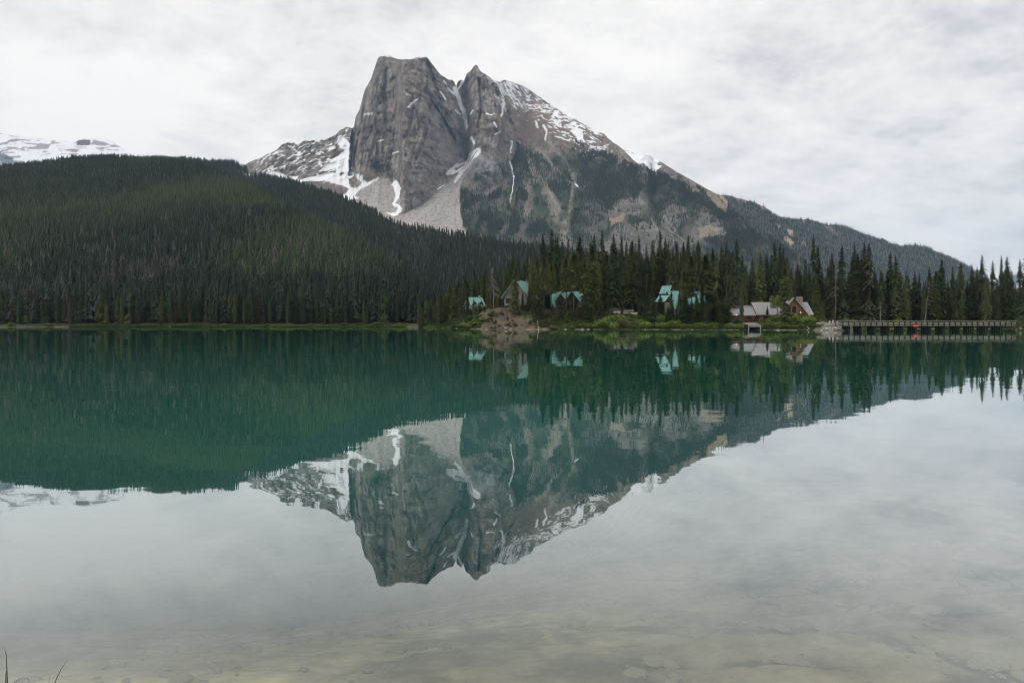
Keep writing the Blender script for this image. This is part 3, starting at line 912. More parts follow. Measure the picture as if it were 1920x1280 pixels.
A_R = [(-520, 360), (-200, 335), (0, 327), (60, 321), (130, 310), (200, 306), (300, 309), (380, 324), (450, 358), (520, 400), (600, 443), (690, 496), (760, 540), (800, 563), (860, 585), (1000, 601), (1060, 603)]
us = np.arange(-520, 1060, 4.0)
LSHORE = 284.0
PRE_Y, PRE_Z = (-26.0, -19.0, -17.6, -15.0, -8.0), (-1.6, -0.05, 0.12, 0.45, 0.9)
X, Y, Z, U, V, cr_ = terrain(us, A_R, 606.0, LSHORE + 19, lambda U, V: np.interp(V, [300, 520, 590, 606], [0.33, 0.31, 0.27, 0.2]), 190, prefix=(PRE_Y, PRE_Z), jag=jag_rock(2.0, 40, 51),
                             relief=lambda U, V, X, Y, Z: (-75 * (ridged((X + 0.8 * Y) / 300, Y / 460, 4, 52) - .55) - 10 * (fbm(X / 40, Y / 40, 3, 56) - .5)) * sstep(600, 540, V), back=(30, 90, 200, 330))
AX, AY, AZ = X, Y, Z
nA = fbm(X / 30, Y / 30, 4, 53)
col = np.zeros(X.shape + (3,)) + np.array([0.05, 0.05, 0.034])
npre = len(PRE_Y)
col[:3] = (0.085, 0.075, 0.05)
col[3:7] = (0.05, 0.058, 0.028)
col[:7] *= (0.5 + fbm(U[:7] / 14, Y[:7] * 0, 4, 57))[..., None]
dens = np.ones(X.shape)
dens[cr_ + 1:] = 0
dens[:npre] = 0
grid_object('near_wooded_hill', X, Y, Z, col, M_HILL, 'forested hillside rising from the far left shore')
tintA = lambda p, i, j: 0.47 + 1.35 * (fbm(p[:, 0] / 110, p[:, 1] / 170, 4, 54) - .5) + 0.10 * sstep(1000, 500, p[:, 1]) - 0.12 * sstep(420, 300, p[:, 1])
wood('near_hill_forest', 'mixed green and grey conifer forest on the near hillside', X, Y, Z, dens, 68000, 8, 19, tintA, 55)

# ------------------------------------------------------------------ the lake
def bed_depth(x, y):
    s = np.maximum(y - 3.4, 0)
    k = np.clip(1.15 - 0.17 * x, 0.42, 1.6)
    return np.where(y > 3.4, 0.05 + (0.15 * s + 0.014 * s * s) * k, -(3.4 - y) * 0.16)


def m_water():
    m = bpy.data.materials.new('lake_water')
    m.use_nodes = True
    nt = m.node_tree
    nt.nodes.clear()
    N, L = nt.nodes.new, nt.links.new
    out = N('ShaderNodeOutputMaterial')
    geo = N('ShaderNodeNewGeometry')

    def ripple(scale, amp, detail, off):
        mp = N('ShaderNodeMapping'); mp.inputs['Scale'].default_value = scale; mp.inputs['Location'].default_value = (off, off * 2, 0)
        L(geo.outputs['Position'], mp.inputs[0])
        n = N('ShaderNodeTexNoise'); n.inputs['Scale'].default_value = 1.0; n.inputs['Detail'].default_value = detail; n.inputs['Roughness'].default_value = 0.5
        L(mp.outputs[0], n.inputs['Vector'])
        s = N('ShaderNodeVectorMath'); s.operation = 'SUBTRACT'; s.inputs[1].default_value = (0.5, 0.5, 0.5)
        L(n.outputs['Color'], s.inputs[0])
        k = N('ShaderNodeVectorMath'); k.operation = 'MULTIPLY'; k.inputs[1].default_value = (amp * 0.6, amp, 0)
        L(s.outputs[0], k.inputs[0])
        return k.outputs[0]
    a = N('ShaderNodeVectorMath'); a.operation = 'ADD'
    L(ripple((0.9, 1.7, 1), 0.012, 2.0, 3.0), a.inputs[0]); L(ripple((0.10, 0.32, 1), 0.008, 2.0, 9.0), a.inputs[1])
    a2 = N('ShaderNodeVectorMath'); a2.operation = 'ADD'
    L(a.outputs[0], a2.inputs[0]); L(ripple((4.0, 7.0, 1), 0.004, 1.0, 1.0), a2.inputs[1])
    up = N('ShaderNodeVectorMath'); up.operation = 'ADD'; up.inputs[1].default_value = (0, 0, 1)
    L(a2.outputs[0], up.inputs[0])
    nm = N('ShaderNodeVectorMath'); nm.operation = 'NORMALIZE'
    L(up.outputs[0], nm.inputs[0])
    # reflectance grows towards grazing view
    dot = N('ShaderNodeVectorMath'); dot.operation = 'DOT_PRODUCT'
    L(nm.outputs[0], dot.inputs[0]); L(geo.outputs['Incoming'], dot.inputs[1])
    ab = N('ShaderNodeMath'); ab.operation = 'ABSOLUTE'; L(dot.outputs['Value'], ab.inputs[0])
    fr = N('ShaderNodeValToRGB')
    els = fr.color_ramp.elements
    els[0].position = 0.0; els[0].color = (0.99, 0.99, 0.99, 1)
    els[1].position = 1.0; els[1].color = (0.02, 0.02, 0.02, 1)
    for p_, v_ in ((0.05, 0.90), (0.09, 0.84), (0.17, 0.70), (0.30, 0.48), (0.42, 0.205), (0.52, 0.12), (0.75, 0.05)):
        q_ = els.new(p_); q_.color = (v_, v_, v_, 1)
    L(ab.outputs[0], fr.inputs[0])
    gl = N('ShaderNodeBsdfGlossy'); gl.inputs['Roughness'].default_value = 0.015
    gl.inputs['Color'].default_value = (0.97, 0.985, 0.98, 1)
    L(nm.outputs[0], gl.inputs['Normal'])
    body = N('ShaderNodeBsdfDiffuse'); body.inputs['Color'].default_value = (0.003, 0.160, 0.112, 1)
    clear = N('ShaderNodeBsdfTransparent')
    ct = N('ShaderNodeAttribute'); ct.attribute_name = 'clarity'
    cs = N('ShaderNodeVectorMath'); cs.operation = 'SCALE'; cs.inputs[0].default_value = (0.93, 0.96, 0.84)
    L(ct.outputs['Fac'], cs.inputs['Scale']); L(cs.outputs[0], clear.inputs['Color'])
    at = N('ShaderNodeAttribute'); at.attribute_name = 'murk'
    mb = N('ShaderNodeMixShader')
    L(at.outputs['Fac'], mb.inputs[0]); L(clear.outputs[0], mb.inputs[1]); L(body.outputs[0], mb.inputs[2])
    ms = N('ShaderNodeMixShader')
    L(fr.outputs[0], ms.inputs[0]); L(mb.outputs[0], ms.inputs[1]); L(gl.outputs[0], ms.inputs[2])
    L(ms.outputs[0], out.inputs['Surface'])
    return m


xs = np.unique(np.concatenate([np.linspace(-620, -40, 30), np.linspace(-40, 40, 81), np.linspace(40, 620, 30)]))
ys = np.unique(np.concatenate([np.linspace(-30, 2.5, 5), np.linspace(2.5, 24, 87), np.geomspace(24, 520, 40)]))
GX, GY = np.meshgrid(xs, ys)
wm = mesh_np('lake_water', np.stack([GX, GY, GX * 0], -1).reshape(-1, 3), grid_faces(len(ys), len(xs)), True, m_water())
dep_ = np.maximum(bed_depth(GX, GY), 0)
murk = (1 - np.exp(-0.55 * dep_)) ** 1.25
wm.attributes.new('clarity', 'FLOAT', 'POINT').data.foreach_set('value', np.exp(-1.1 * dep_).ravel().astype(np.float32))
wm.attributes.new('murk', 'FLOAT', 'POINT').data.foreach_set('value', murk.ravel().astype(np.float32))
lake = link('lake_water', wm)
tag(lake, 'still emerald lake mirroring the mountain', kind='structure')

# bed of the lake near the bank, silt with ledges and ruts
M_BED = m_terrain('lake_silt', 1.6, 0.02, 2.2)
xs = np.concatenate([np.linspace(-26, -5.3, 60), np.linspace(-5.2, 7.5, 360), np.linspace(7.7, 26, 60)]); ys = np.concatenate([np.linspace(2.6, 8.5, 200), np.linspace(8.6, 34, 70)])
GX, GY = np.meshgrid(xs, ys)
led = ridged(GX / 0.85 + 0.5 * GY, GY / 0.5 - 0.25 * GX, 5, 300)
sm = fbm(GX / 0.30, GY / 0.22, 4, 301)
peb = fbm(GX / 0.10, GY / 0.10, 2, 303)
patch = fbm(GX / 2.2, GY / 1.4, 4, 302)
rightw = sstep(-1.5, 2.0, GX)
BZ = -bed_depth(GX, GY) - (0.09 * (led - .6) * (0.35 + 0.65 * rightw) + 0.05 * (sm - .5) + 0.012 * (peb - .5)) * sstep(3.2, 4.2, GY)
BZ = np.maximum(BZ, -7.0)
c = np.zeros(GX.shape + (3,)) + np.array([0.30, 0.265, 0.195])
c *= (0.20 + 1.6 * patch)[..., None]
c *= (0.75 + 0.5 * peb)[..., None]
c = mixc(c, 0.85 * sstep(0.64, 0.76, led) * (0.3 + 0.7 * rightw), (0.07, 0.07, 0.055))  # shade of the ruts put into the colour, deepening the faint relief
c = mixc(c, 0.4 * sstep(0.6, 0.7, sm), (0.26, 0.25, 0.215))
bed = grid_object('lake_bed', GX, GY, BZ, c, M_BED, 'pale silt lake bed seen through the shallows')

# the bank the photographer stands on
xs = np.linspace(-30, 30, 120); ys = np.linspace(-30, 3.75, 70)
GX, GY = np.meshgrid(xs, ys)
BZ = np.where(GY > 2.2, 0.30 - (GY - 2.2) * 0.27, 0.30 + 0.02 * (2.2 - GY)) + 0.05 * (fbm(GX / 0.8, GY / 0.8, 4, 310) - .5) * sstep(3.7, 2.6, GY)
BZ[-1] = -0.35
c = np.zeros(GX.shape + (3,)) + np.array([0.12, 0.11, 0.075])
c = mixc(c, sstep(.4, .6, fbm(GX / 1.1, GY / 1.1, 4, 311)), (0.06, 0.085, 0.03))
grid_object('near_bank', GX, GY, BZ, c, M_BED, 'low grassy bank at the near edge of the lake')

# ------------------------------------------------------------------ the wooded point
SH_U = [700, 760, 790, 830, 865, 900, 1000, 1100, 1200, 1300, 1400, 1500, 1560, 1585, 1596, 1604, 1612, 1660, 1800, 1880, 1900, 1908, 1920, 2000, 2300]
SH_Y = [300, 284, 262, 232, 206, 197, 190, 188, 184, 182, 177, 171, 166, 163, 165, 190, 204, 208, 206, 205, 200, 168, 156, 150, 150]
HP_U = [700, 780, 860, 890, 915, 935, 995, 1030, 1090, 1140, 1195, 1230, 1340, 1380, 1530, 1580, 1610, 1890, 1915, 2300]
HP_Z = [0.8, 1.0, 2.6, 4.6, 6.0, 6.4, 6.4, 4.9, 4.6, 4.9, 4.7, 3.4, 2.9, 2.0, 1.9, 1.5, 1.1, 1.2, 1.5, 1.6]


def point_z(x, y):
    x = np.asarray(x, float); y = np.asarray(y, float)
    u = 960 + x / y * F
    d = y - np.interp(u, SH_U, SH_Y) - 1.6 * (fbm(u / 9.0, u * 0, 3, 330) - .5)
    hp = np.interp(u, HP_U, HP_Z)
    run = np.interp(u, [860, 920, 1040, 1200, 1380, 1580], [13, 13.5, 14, 16, 12, 7])
    z = hp * (0.35 * np.clip(d / run, 0, 1) + 0.65 * sstep(0, 1, d / run)) + 0.02 * np.clip(d - run, 0, 200) + 0.10 * sstep(0, 0.6, d)
    z = z + (fbm(x / 3.0, y / 3.0, 4, 320) - .5) * 0.55 * sstep(0.5, 6, d)
    return np.where(d < 0, np.maximum(d * 0.28, -6.0), z)


us = np.arange(700, 2300, 3.0)
ds = np.concatenate([[-14, -5, -2, -0.6], np.linspace(0, 20, 34), np.geomspace(21, 330, 26)])
UU_, DD = np.meshgrid(us, ds)
Yp = np.interp(UU_, SH_U, SH_Y) + DD
Xp = (UU_ - 960) / F * Yp
Zp = point_z(Xp, Yp)
n1 = fbm(Xp / 2.2, Yp / 2.2, 4, 321); n2 = fbm(Xp / 0.9, Zp / 0.9, 3, 322)
c = np.zeros(Xp.shape + (3,)) + np.array([0.055, 0.055, 0.034])
c = mixc(c, sstep(.45, .6, n1) * 0.6, (0.075, 0.095, 0.035))
dirt = np.clip((UU_ - 885) / 18, 0, 1) * np.clip((np.interp(DD, [0, 4, 8, 14], [1050, 1010, 985, 968]) - UU_) / 22, 0, 1) * sstep(15, 12, DD)
dirt = dirt * (0.45 + 0.55 * sstep(0.35, 0.5, n1 + 0.25 * np.interp(UU_, [900, 960, 1040], [0, 0.5, -0.3])))
dc = np.array([0.112, 0.088, 0.064]) * (0.7 + 0.6 * n2)[..., None]
c = c * (1 - dirt[..., None]) + dc * dirt[..., None]
grav = np.interp(UU_, [1140, 1150, 1195, 1202], [0, 1, 1, 0]) * sstep(13, 15, DD) * sstep(26, 22, DD)
c = mixc(c, grav, (0.36, 0.32, 0.285))
lod = np.interp(UU_, [1515, 1530, 1590, 1600], [0, 1, 1, 0]) * sstep(18, 14, DD)
c = mixc(c, lod * 0.9, np.array([0.17, 0.145, 0.12]) * (0.6 + 0.8 * n2)[..., None])
sand = sstep(1.0, 0.3, DD) * sstep(.42, .56, n1) * 0.9
c = mixc(c, np.clip(sand, 0, 1), (0.21, 0.165, 0.12))
c = mixc(c, DD < -0.3, (0.09, 0.085, 0.06))
grid_object('wooded_point', Xp, Yp, Zp, c, m_terrain('point_soil', 1.3, 0.08, 1.5), 'low wooded point reaching into the lake')


def on_point(u, Y):
    x = (u - 960) / F * Y
    return Vector((x, Y, float(point_z(x, Y))))

# ------------------------------------------------------------------ things on the point
M_TEAL = m_noise('teal_metal_roof', (0.125, 0.275, 0.255), (0.225, 0.400, 0.372), 0.9, 0.6, bump=0.0, spec=0.25)
M_CEDAR = m_noise('grey_cedar_siding', (0.155, 0.143, 0.140), (0.24, 0.222, 0.218), 1.2, 0.9, bump=0.01, stretch=(0.3, 0.3, 3))
M_BROWN = m_noise('brown_stained_wood', (0.055, 0.040, 0.030), (0.11, 0.078, 0.055), 2.0, 0.85, bump=0.01, stretch=(1, 1, 0.3))
M_RUST = m_noise('red_brown_trim', (0.16, 0.075, 0.045), (0.24, 0.115, 0.07), 2.0, 0.8)
M_LOG = m_noise('red_log_wall', (0.12, 0.050, 0.028), (0.21, 0.095, 0.052), 1.5, 0.8, stretch=(0.4, 0.4, 2))
M_AMBER = m_noise('amber_timber', (0.15, 0.095, 0.055), (0.25, 0.165, 0.095), 1.5, 0.85)
M_SHINGLE = m_noise('grey_cedar_shingles', (0.17, 0.165, 0.17), (0.37, 0.355, 0.36), 3.5, 0.9, detail=7, bump=0.03)
M_STONE = m_noise('chimney_stone', (0.17, 0.145, 0.125), (0.40, 0.35, 0.31), 2.6, 0.9, bump=0.04)
M_SHADE = m_noise('interior_shade', (0.012, 0.012, 0.012), (0.02, 0.02, 0.02), 1.0, 0.7)  # near-black that paints the shade inside the boat dock
M_GLASS = m_noise('dark_window_glass', (0.012, 0.015, 0.017), (0.03, 0.034, 0.036), 0.5, 0.35, spec=0.15)
M_PLANK = m_noise('pale_plank', (0.34, 0.30, 0.27), (0.52, 0.47, 0.43), 2.0, 0.9, bump=0.01)
M_POST = m_noise('dark_post', (0.025, 0.021, 0.018), (0.055, 0.045, 0.038), 2.0, 0.9)
M_BEAM = m_noise('tan_bridge_beam', (0.15, 0.135, 0.10), (0.24, 0.215, 0.165), 1.5, 0.9, stretch=(0.2, 1, 1))
M_RAIL = m_noise('galvanised_rail', (0.17, 0.195, 0.20), (0.26, 0.29, 0.295), 0.8, 0.6, spec=0.3)
M_PILE = m_noise('wet_black_pile', (0.008, 0.008, 0.008), (0.02, 0.018, 0.016), 2.0, 0.7)
M_ROCKS = m_noise('bank_rock', (0.16, 0.15, 0.145), (0.40, 0.37, 0.345), 1.6, 0.95, bump=0.05)


def gable(parent, cx, cy, z0, W, L, wall_h, roof_h, rot=0.0, wall=M_CEDAR, roof=M_TEAL, over=0.55, th=0.16, fascia=M_BROWN, name='wall', courses=0.0, rake_over=0.6):
    """gabled block: gable end towards local -y, ridge along local y.  Parts: wall, two roofs, fascia boards."""
    Mx = Matrix.Translation((cx, cy, z0)) @ Matrix.Rotation(rot, 4, 'Z')
    T = lambda p: tuple(Mx @ Vector(p))
    h = W / 2
    mb = MB()
    pts = [(-h, 0, 0), (h, 0, 0), (h, 0, wall_h), (0, 0, wall_h + roof_h), (-h, 0, wall_h), (-h, L, 0), (h, L, 0), (h, L, wall_h), (0, L, wall_h + roof_h), (-h, L, wall_h)]
    mb.poly([T(p) for p in pts], [(0, 1, 2, 3, 4), (9, 8, 7, 6, 5), (1, 6, 7, 2), (5, 0, 4, 9), (0, 5, 6, 1)])
    w = mb.build(name, wall, parent)
    if courses:                                   # siding boards / log courses on the gable end
        z = 0.04
        while z < wall_h + roof_h - 0.3:
            hw = h if z + courses < wall_h else h * (wall_h + roof_h - z - courses) / roof_h
            b = MB()
            b.poly([T(p) for p in [(-hw, -0.05, z), (hw, -0.05, z), (hw, -0.02, z + courses * .9), (-hw, -0.02, z + courses * .9), (-hw, 0, z), (hw, 0, z), (hw, 0, z + courses * .9), (-hw, 0, z + courses * .9)]],
                   [(0, 1, 2, 3), (0, 4, 5, 1), (3, 2, 6, 7), (1, 5, 6, 2), (4, 0, 3, 7)])
            b.build('board', wall, w)
            z += courses
    sl = roof_h / h
    zo = wall_h - over * sl
    ro = rake_over
    for sg in (-1, 1):
        q = [(sg * (h + over), -ro, zo), (sg * (h + over), L + ro, zo), (0, L + ro, wall_h + roof_h), (0, -ro, wall_h + roof_h)]
        q = [(x, y, z + 0.20) for x, y, z in q]
        if sg > 0: pass
        else: q = q[::-1]
        r_ = MB().slab([T(p) for p in q], th).build('roof', roof, parent)
        # standing seams every ~1.1 m
        if roof is M_TEAL:
            k = int((L + 2 * ro) / 1.1)
            sb = MB()
            for i in range(k + 1):
                y = -ro + 0.05 + (L + 2 * ro - 0.1) * i / k
                a, b_ = Vector((sg * (h + over), y, zo + 0.205)), Vector((0, y, wall_h + roof_h + 0.205))
                sb.slab([T(a + Vector((0, -0.03, 0.05))), T(a + Vector((0, 0.03, 0.05))), T(b_ + Vector((0, 0.03, 0.05))), T(b_ + Vector((0, -0.03, 0.05)))], 0.06)
            sb.build('seam', roof, r_)['kind'] = 'stuff'
        f = MB()
        a, b_ = Vector((sg * (h + over), -ro - 0.03, zo)), Vector((0, -ro - 0.03, wall_h + roof_h))
        f.poly([T(p) for p in [a + Vector((0, 0, -0.22)), b_ + Vector((0, 0, -0.22)), b_ + Vector((0, 0, 0.10)), a + Vector((0, 0, 0.10)),
                               a + Vector((0, 0.06, -0.22)), b_ + Vector((0, 0.06, -0.22)), b_ + Vector((0, 0.06, 0.10)), a + Vector((0, 0.06, 0.10))]],
               [(0, 1, 2, 3), (7, 6, 5, 4), (0, 4, 5, 1), (3, 2, 6, 7), (1, 5, 6, 2), (4, 0, 3, 7)])
        f.build('fascia', fascia, parent)
    return w, T


def window(T, x0, x1, z0, z1, parent, y=-0.07, frame=M_BROWN, mull=1, name='window'):
    fr = MB()
    t = 0.07
    for b in ((x0 - t, x0, z0 - t, z1 + t), (x1, x1 + t, z0 - t, z1 + t), (x0, x1, z0 - t, z0), (x0, x1, z1, z1 + t)):
        bb = MB().box(b[0], b[1], y - 0.05, y + 0.04, b[2], b[3])
        fr.poly([T(p) for p in bb.v], bb.f)
    for k in range(mull):
        xm = x0 + (x1 - x0) * (k + 1) / (mull + 1)
        bb = MB().box(xm - .03, xm + .03, y - 0.03, y + 0.02, z0, z1)
        fr.poly([T(p) for p in bb.v], bb.f)
    f = fr.build(name, frame, parent)
    bb = MB().box(x0, x1, y, y + 0.03, z0, z1)
    MB().poly([T(p) for p in bb.v], bb.f).build('pane', M_GLASS, f)
    return f


def boxpart(T, name, mat, parent, *b):
    bb = MB().box(*b)
    return MB().poly([T(p) for p in bb.v], bb.f).build(name, mat, parent)


def railing(T, parent, x0, x1, y, z, h=0.95, mat=M_BROWN, n=6):
    r_ = boxpart(T, 'railing', mat, parent, x0, x1, y - .04, y + .04, z + h - .07, z + h)
    boxpart(T, 'lower_rail', mat, r_, x0, x1, y - .03, y + .03, z + .12, z + .18)
    for i in range(n + 1):
        x = x0 + (x1 - x0) * i / n
        boxpart(T, 'post', mat, r_, x - .05, x + .05, y - .045, y + .05, z - .05, z + h - .07)


# grey gabled cabin on the bank
p = spot(967, 573, 206)
cab = empty('gabled_cabin', p, R(-20))
tag(cab, 'grey wooden cabin with teal roof and gable end on the dirt bank', 'cabin', 'teal-roofed cabins')
w, T = gable(cab, 0, 0, 0, 7.3, 9.5, 3.1, 4.5, wall=M_CEDAR, courses=0.32, fascia=M_RUST, over=0.8, rake_over=0.9, th=0.2)
window(T, -3.1, -0.9, 0.75, 2.25, cab, mull=1)
boxpart(T, 'sill_board', M_CEDAR, cab, -3.3, -0.7, -0.16, -0.06, 0.45, 0.66)
window(T, -0.6, 0.5, 4.0, 5.2, cab, mull=0)
for x in (-3.2, -1.1, 1.1, 3.2):
    boxpart(T, 'stilt', M_POST, cab, x - .12, x + .12, 0.2, 0.44, -1.6, -0.02)
boxpart(T, 'floor_beam', M_POST, cab, -3.6, 3.6, -0.1, 9.4, -0.28, -0.01)
gable(cab, -2.2, 3.6, 4.6, 2.2, 2.4, 1.0, 0.9, rot=R(-90), wall=M_CEDAR, name='dormer', over=0.25, rake_over=0.2)
boxpart(T, 'stove_pipe', M_RAIL, cab, 1.2, 1.4, 6.0, 6.2, 6.2, 8.2)
boxpart(T, 'deck', M_POST, cab, 3.7, 5.4, 0.5, 9.0, -0.2, -0.02)

# broad cabin with two cross gables
p = spot(1064, 586, 211)
cab = empty('broad_cabin', p, 0)
tag(cab, 'brown cabin with broad teal roof and two front gables among tall trees', 'cabin', 'teal-roofed cabins')
gable(cab, -4.5, 3.4, 0, 6.8, 9.0, 2.3, 4.2, rot=R(-90), wall=M_BROWN, over=0.7)
w, T = gable(cab, -2.2, -1.0, 0, 2.6, 3.6, 3.9, 1.7, wall=M_BROWN, name='front_gable', over=0.35, rake_over=0.4)
window(T, -0.8, 0.8, 2.3, 3.5, cab, mull=1)
window(T, -0.7, 0.7, 0.5, 1.7, cab, mull=1)
w, T = gable(cab, 1.2, -1.2, 0, 4.6, 4.2, 3.3, 2.9, wall=M_BROWN, name='front_gable', over=0.5, rake_over=0.5)
window(T, -1.4, 1.4, 0.6, 2.4, cab, mull=2)
T = lambda q: q
boxpart(T, 'deck', M_PLANK, cab, -4.8, 4.8, -3.0, -1.3, -0.15, 0.0)
railing(T, cab, -4.7, 4.7, -2.95, 0.0, mat=M_AMBER, n=9)
for x in (-4.6, -1.6, 1.6, 4.6):
    boxpart(T, 'deck_post', M_AMBER, cab, x - .1, x + .1, -2.9, -2.7, -1.5, 2.4)

# cabin with a porch
p = spot(1268, 593, 199)
cab = empty('porch_cabin', p, R(-68))
tag(cab, 'cabin with steep teal roof, pale gable wall and small gabled porch', 'cabin', 'teal-roofed cabins')
w, T = gable(cab, -3.8, 0, 0, 7.6, 11.5, 2.2, 5.2, wall=M_CEDAR, courses=0.35, over=0.6)
window(T, 0.4, 2.6, 0.5, 1.8, cab)
T2 = lambda q: tuple(Matrix.Rotation(R(90), 3, 'Z') @ Vector(q))
for yy in (2.2, 5.0, 8.2):
    f_ = MB().box(-0.02, 0.06, yy, yy + 1.5, 0.6, 1.8).build('window', M_BROWN, cab)
    MB().box(0.06, 0.085, yy + .08, yy + 1.42, 0.68, 1.72).build('pane', M_GLASS, f_)
gable(cab, 0.2, 9.0, 1.6, 2.6, 3.2, 1.6, 1.6, rot=R(90), wall=M_CEDAR, name='dormer', over=0.3, rake_over=0.3)
gable(cab, -4.4, 1.2, 0, 2.0, 3.0, 7.2, 1.9, rot=R(90 + 10), wall=M_BROWN, name='rear_wing', over=0.3)
MB().box(0.1, 2.4, 0.5, 11.0, -0.25, -0.05).build('deck', M_PLANK, cab)
for yy in (1.0, 4.2, 7.4, 10.6):
    MB().box(2.1, 2.3, yy, yy + .2, -2.2, -0.25).build('deck_post', M_POST, cab)
# the porch itself
pp = cab.matrix_basis.inverted() @ Matrix.Translation(spot(1245, 586, 197))
Mp = Matrix.Translation(Vector(Matrix.Rotation(R(68), 4, 'Z') @ (spot(1245, 586, 197) - p))) @ Matrix.Rotation(R(68 + 38), 4, 'Z')
TP = lambda q: tuple(Mp @ Vector(q))
pr = MB()
for sg in (-1, 1):
    q = [(sg * 1.9, -1.9, 3.1), (sg * 1.9, 1.9, 3.1), (0, 1.9, 4.95), (0, -1.9, 4.95)]
    if sg < 0: q = q[::-1]
    MB().slab([TP(v) for v in q], 0.14).build('porch_roof', M_TEAL, cab)
boxpart(TP, 'porch_floor', M_BROWN, cab, -1.6, 1.6, -1.6, 1.6, -0.12, 0.06)
for sx in (-1.5, 1.5):
    for sy in (-1.5, 1.5):
        boxpart(TP, 'porch_post', M_BROWN, cab, sx - .12, sx + .12, sy - .12, sy + .12, -1.6, 3.2)
boxpart(TP, 'porch_beam', M_BROWN, cab, -1.6, 1.6, -1.62, -1.44, 2.95, 3.2)
boxpart(TP, 'king_post', M_BROWN, cab, -.08, .08, -1.6, -1.45, 3.2, 4.6)
boxpart(TP, 'porch_wall', M_BROWN, cab, -1.6, 1.6, 1.45, 1.58, 0.06, 3.0)
boxpart(TP, 'porch_rail', M_BROWN, cab, -1.5, 1.5, -1.58, -1.5, 0.85, 0.95)
boxpart(TP, 'porch_rail', M_BROWN, cab, -1.58, -1.5, -1.5, 1.5, 0.85, 0.95)

# small cabin at the end of the row
p = spot(884, 580, 222)
cab = empty('small_cabin', p, R(-62))
tag(cab, 'small teal-roofed cabin half hidden by trees left of the dead tree', 'cabin', 'teal-roofed cabins')
w, T = gable(cab, -2.5, 0, 0, 5.0, 4.6, 1.4, 2.5, wall=M_CEDAR, over=0.4, rake_over=0.4)
for yy in (1.0, 3.4):
    gable(cab, 0.1, yy, 0.9, 1.5, 1.6, 0.8, 1.0, rot=R(90), wall=M_BROWN, name='dormer', over=0.2, rake_over=0.2)
boxpart(T, 'chimney', M_STONE, cab, -0.3, 0.3, 3.8, 4.3, 2.6, 4.6)

# cabin standing deeper in the trees
p = spot(1155, 585, 240)
cab = empty('back_cabin', p, R(4))
tag(cab, 'teal-roofed cabin only glimpsed between spruces above the gravel bank', 'cabin', 'teal-roofed cabins')
gable(cab, -6.5, 4, 0, 8.0, 13.0, 5.6, 4.2, rot=R(-90), wall=M_BROWN, over=0.8)
w, T = gable(cab, 4.6, -1.4, 0, 3.4, 4, 6.0, 1.8, wall=M_BROWN, name='front_gable', over=0.4)
window(T, -1, 1, 3.5, 5, cab)
MB().tube([(-2.9, 4, 9.2), (-2.9, 4, 12.4)], [0.28, 0.28], 8).build('stove_pipe', M_RAIL, cab)

# the log lodge
p = spot(1472, 603.2, 190)
lod = empty('log_lodge', p, 0)
tag(lod, 'low log lodge with grey shingle roof, stone chimney and timber gable', 'lodge')
w, T = gable(lod, -7.6, 4.2, 0, 8.0, 15.2, 2.15, 3.25, rot=R(-90), wall=M_LOG, roof=M_SHINGLE, over=0.5, rake_over=0.4)
w, T = gable(lod, -14.6, 3.6, -0.1, 6.4, 8.0, 2.0, 2.2, rot=R(-90), wall=M_LOG, roof=M_SHINGLE, over=0.5, rake_over=0.3)
# ridge cap of the low wing
MB().tube([(-14.4, 3.6, 4.32), (-11.5, 3.6, 4.42), (-7.6, 3.6, 4.34)], [0.16, 0.19, 0.16], 6).build('ridge_log', M_SHINGLE, lod)
w, T = gable(lod, 1.35, -2.6, 0, 7.4, 7.0, 1.9, 4.5, rot=R(-4), wall=M_AMBER, roof=M_SHINGLE, courses=0.34, fascia=M_BROWN, over=0.7, name='gable_wall', th=0.22)
window(T, -0.4, 0.5, 2.6, 4.2, lod, mull=0, name='loft_window')
window(T, -1.6, -0.9, 2.9, 3.9, lod, mull=0)
window(T, -3.2, -2.1, 0.5, 1.8, lod, mull=1)
window(T, -0.9, 0.9, 0.4, 1.8, lod, mull=2)
d_ = boxpart(T, 'door', M_BROWN, lod, 2.2, 3.1, -0.12, -0.04, 0.0, 1.85)
boxpart(T, 'handle', M_RAIL, d_, 2.28, 2.34, -0.17, -0.12, 0.85, 0.97)
boxpart(T, 'tie_beam', M_BROWN, lod, -3.7, 3.7, -0.18, -0.06, 1.98, 2.22)
# chimney, stone by stone
ch = MB().box(4.05, 5.35, 1.1, 2.2, -0.2, 6.75).build('chimney', M_STONE, lod)
rr = random.Random(5)
shapes = []
for k in range(5):
    b = MB().box(-.5, .5, -.09, .05, -.5, .5)
    b.v = [(x * rr.uniform(.86, 1.0), y * rr.uniform(.7, 1.2), z * rr.uniform(.84, 1.0)) for x, y, z in b.v]
    shapes.append(b.mesh('stone', M_STONE))
z = 3.2
while z < 6.7:
    hgt = rr.uniform(0.26, 0.40); x = 4.05
    while x < 5.25:
        wd = min(rr.uniform(0.28, 0.5), 5.35 - x)
        s_ = link('stone', rr.choice(shapes), ch); s_.location = (x + wd / 2, 1.08, z + hgt / 2); s_.scale = (wd * .94, 1, hgt * .92)
        s_ = link('stone', rr.choice(shapes), ch); s_.location = (4.03, 1.1 + (x - 4.05) * .84 + wd * .4, z + hgt / 2); s_.scale = (wd * .8, 1, hgt * .92); s_.rotation_euler = (0, 0, R(-90))
        x += wd
    z += hgt
MB().box(3.95, 5.45, 1.0, 2.3, 6.75, 6.9).build('chimney_cap', M_STONE, ch)
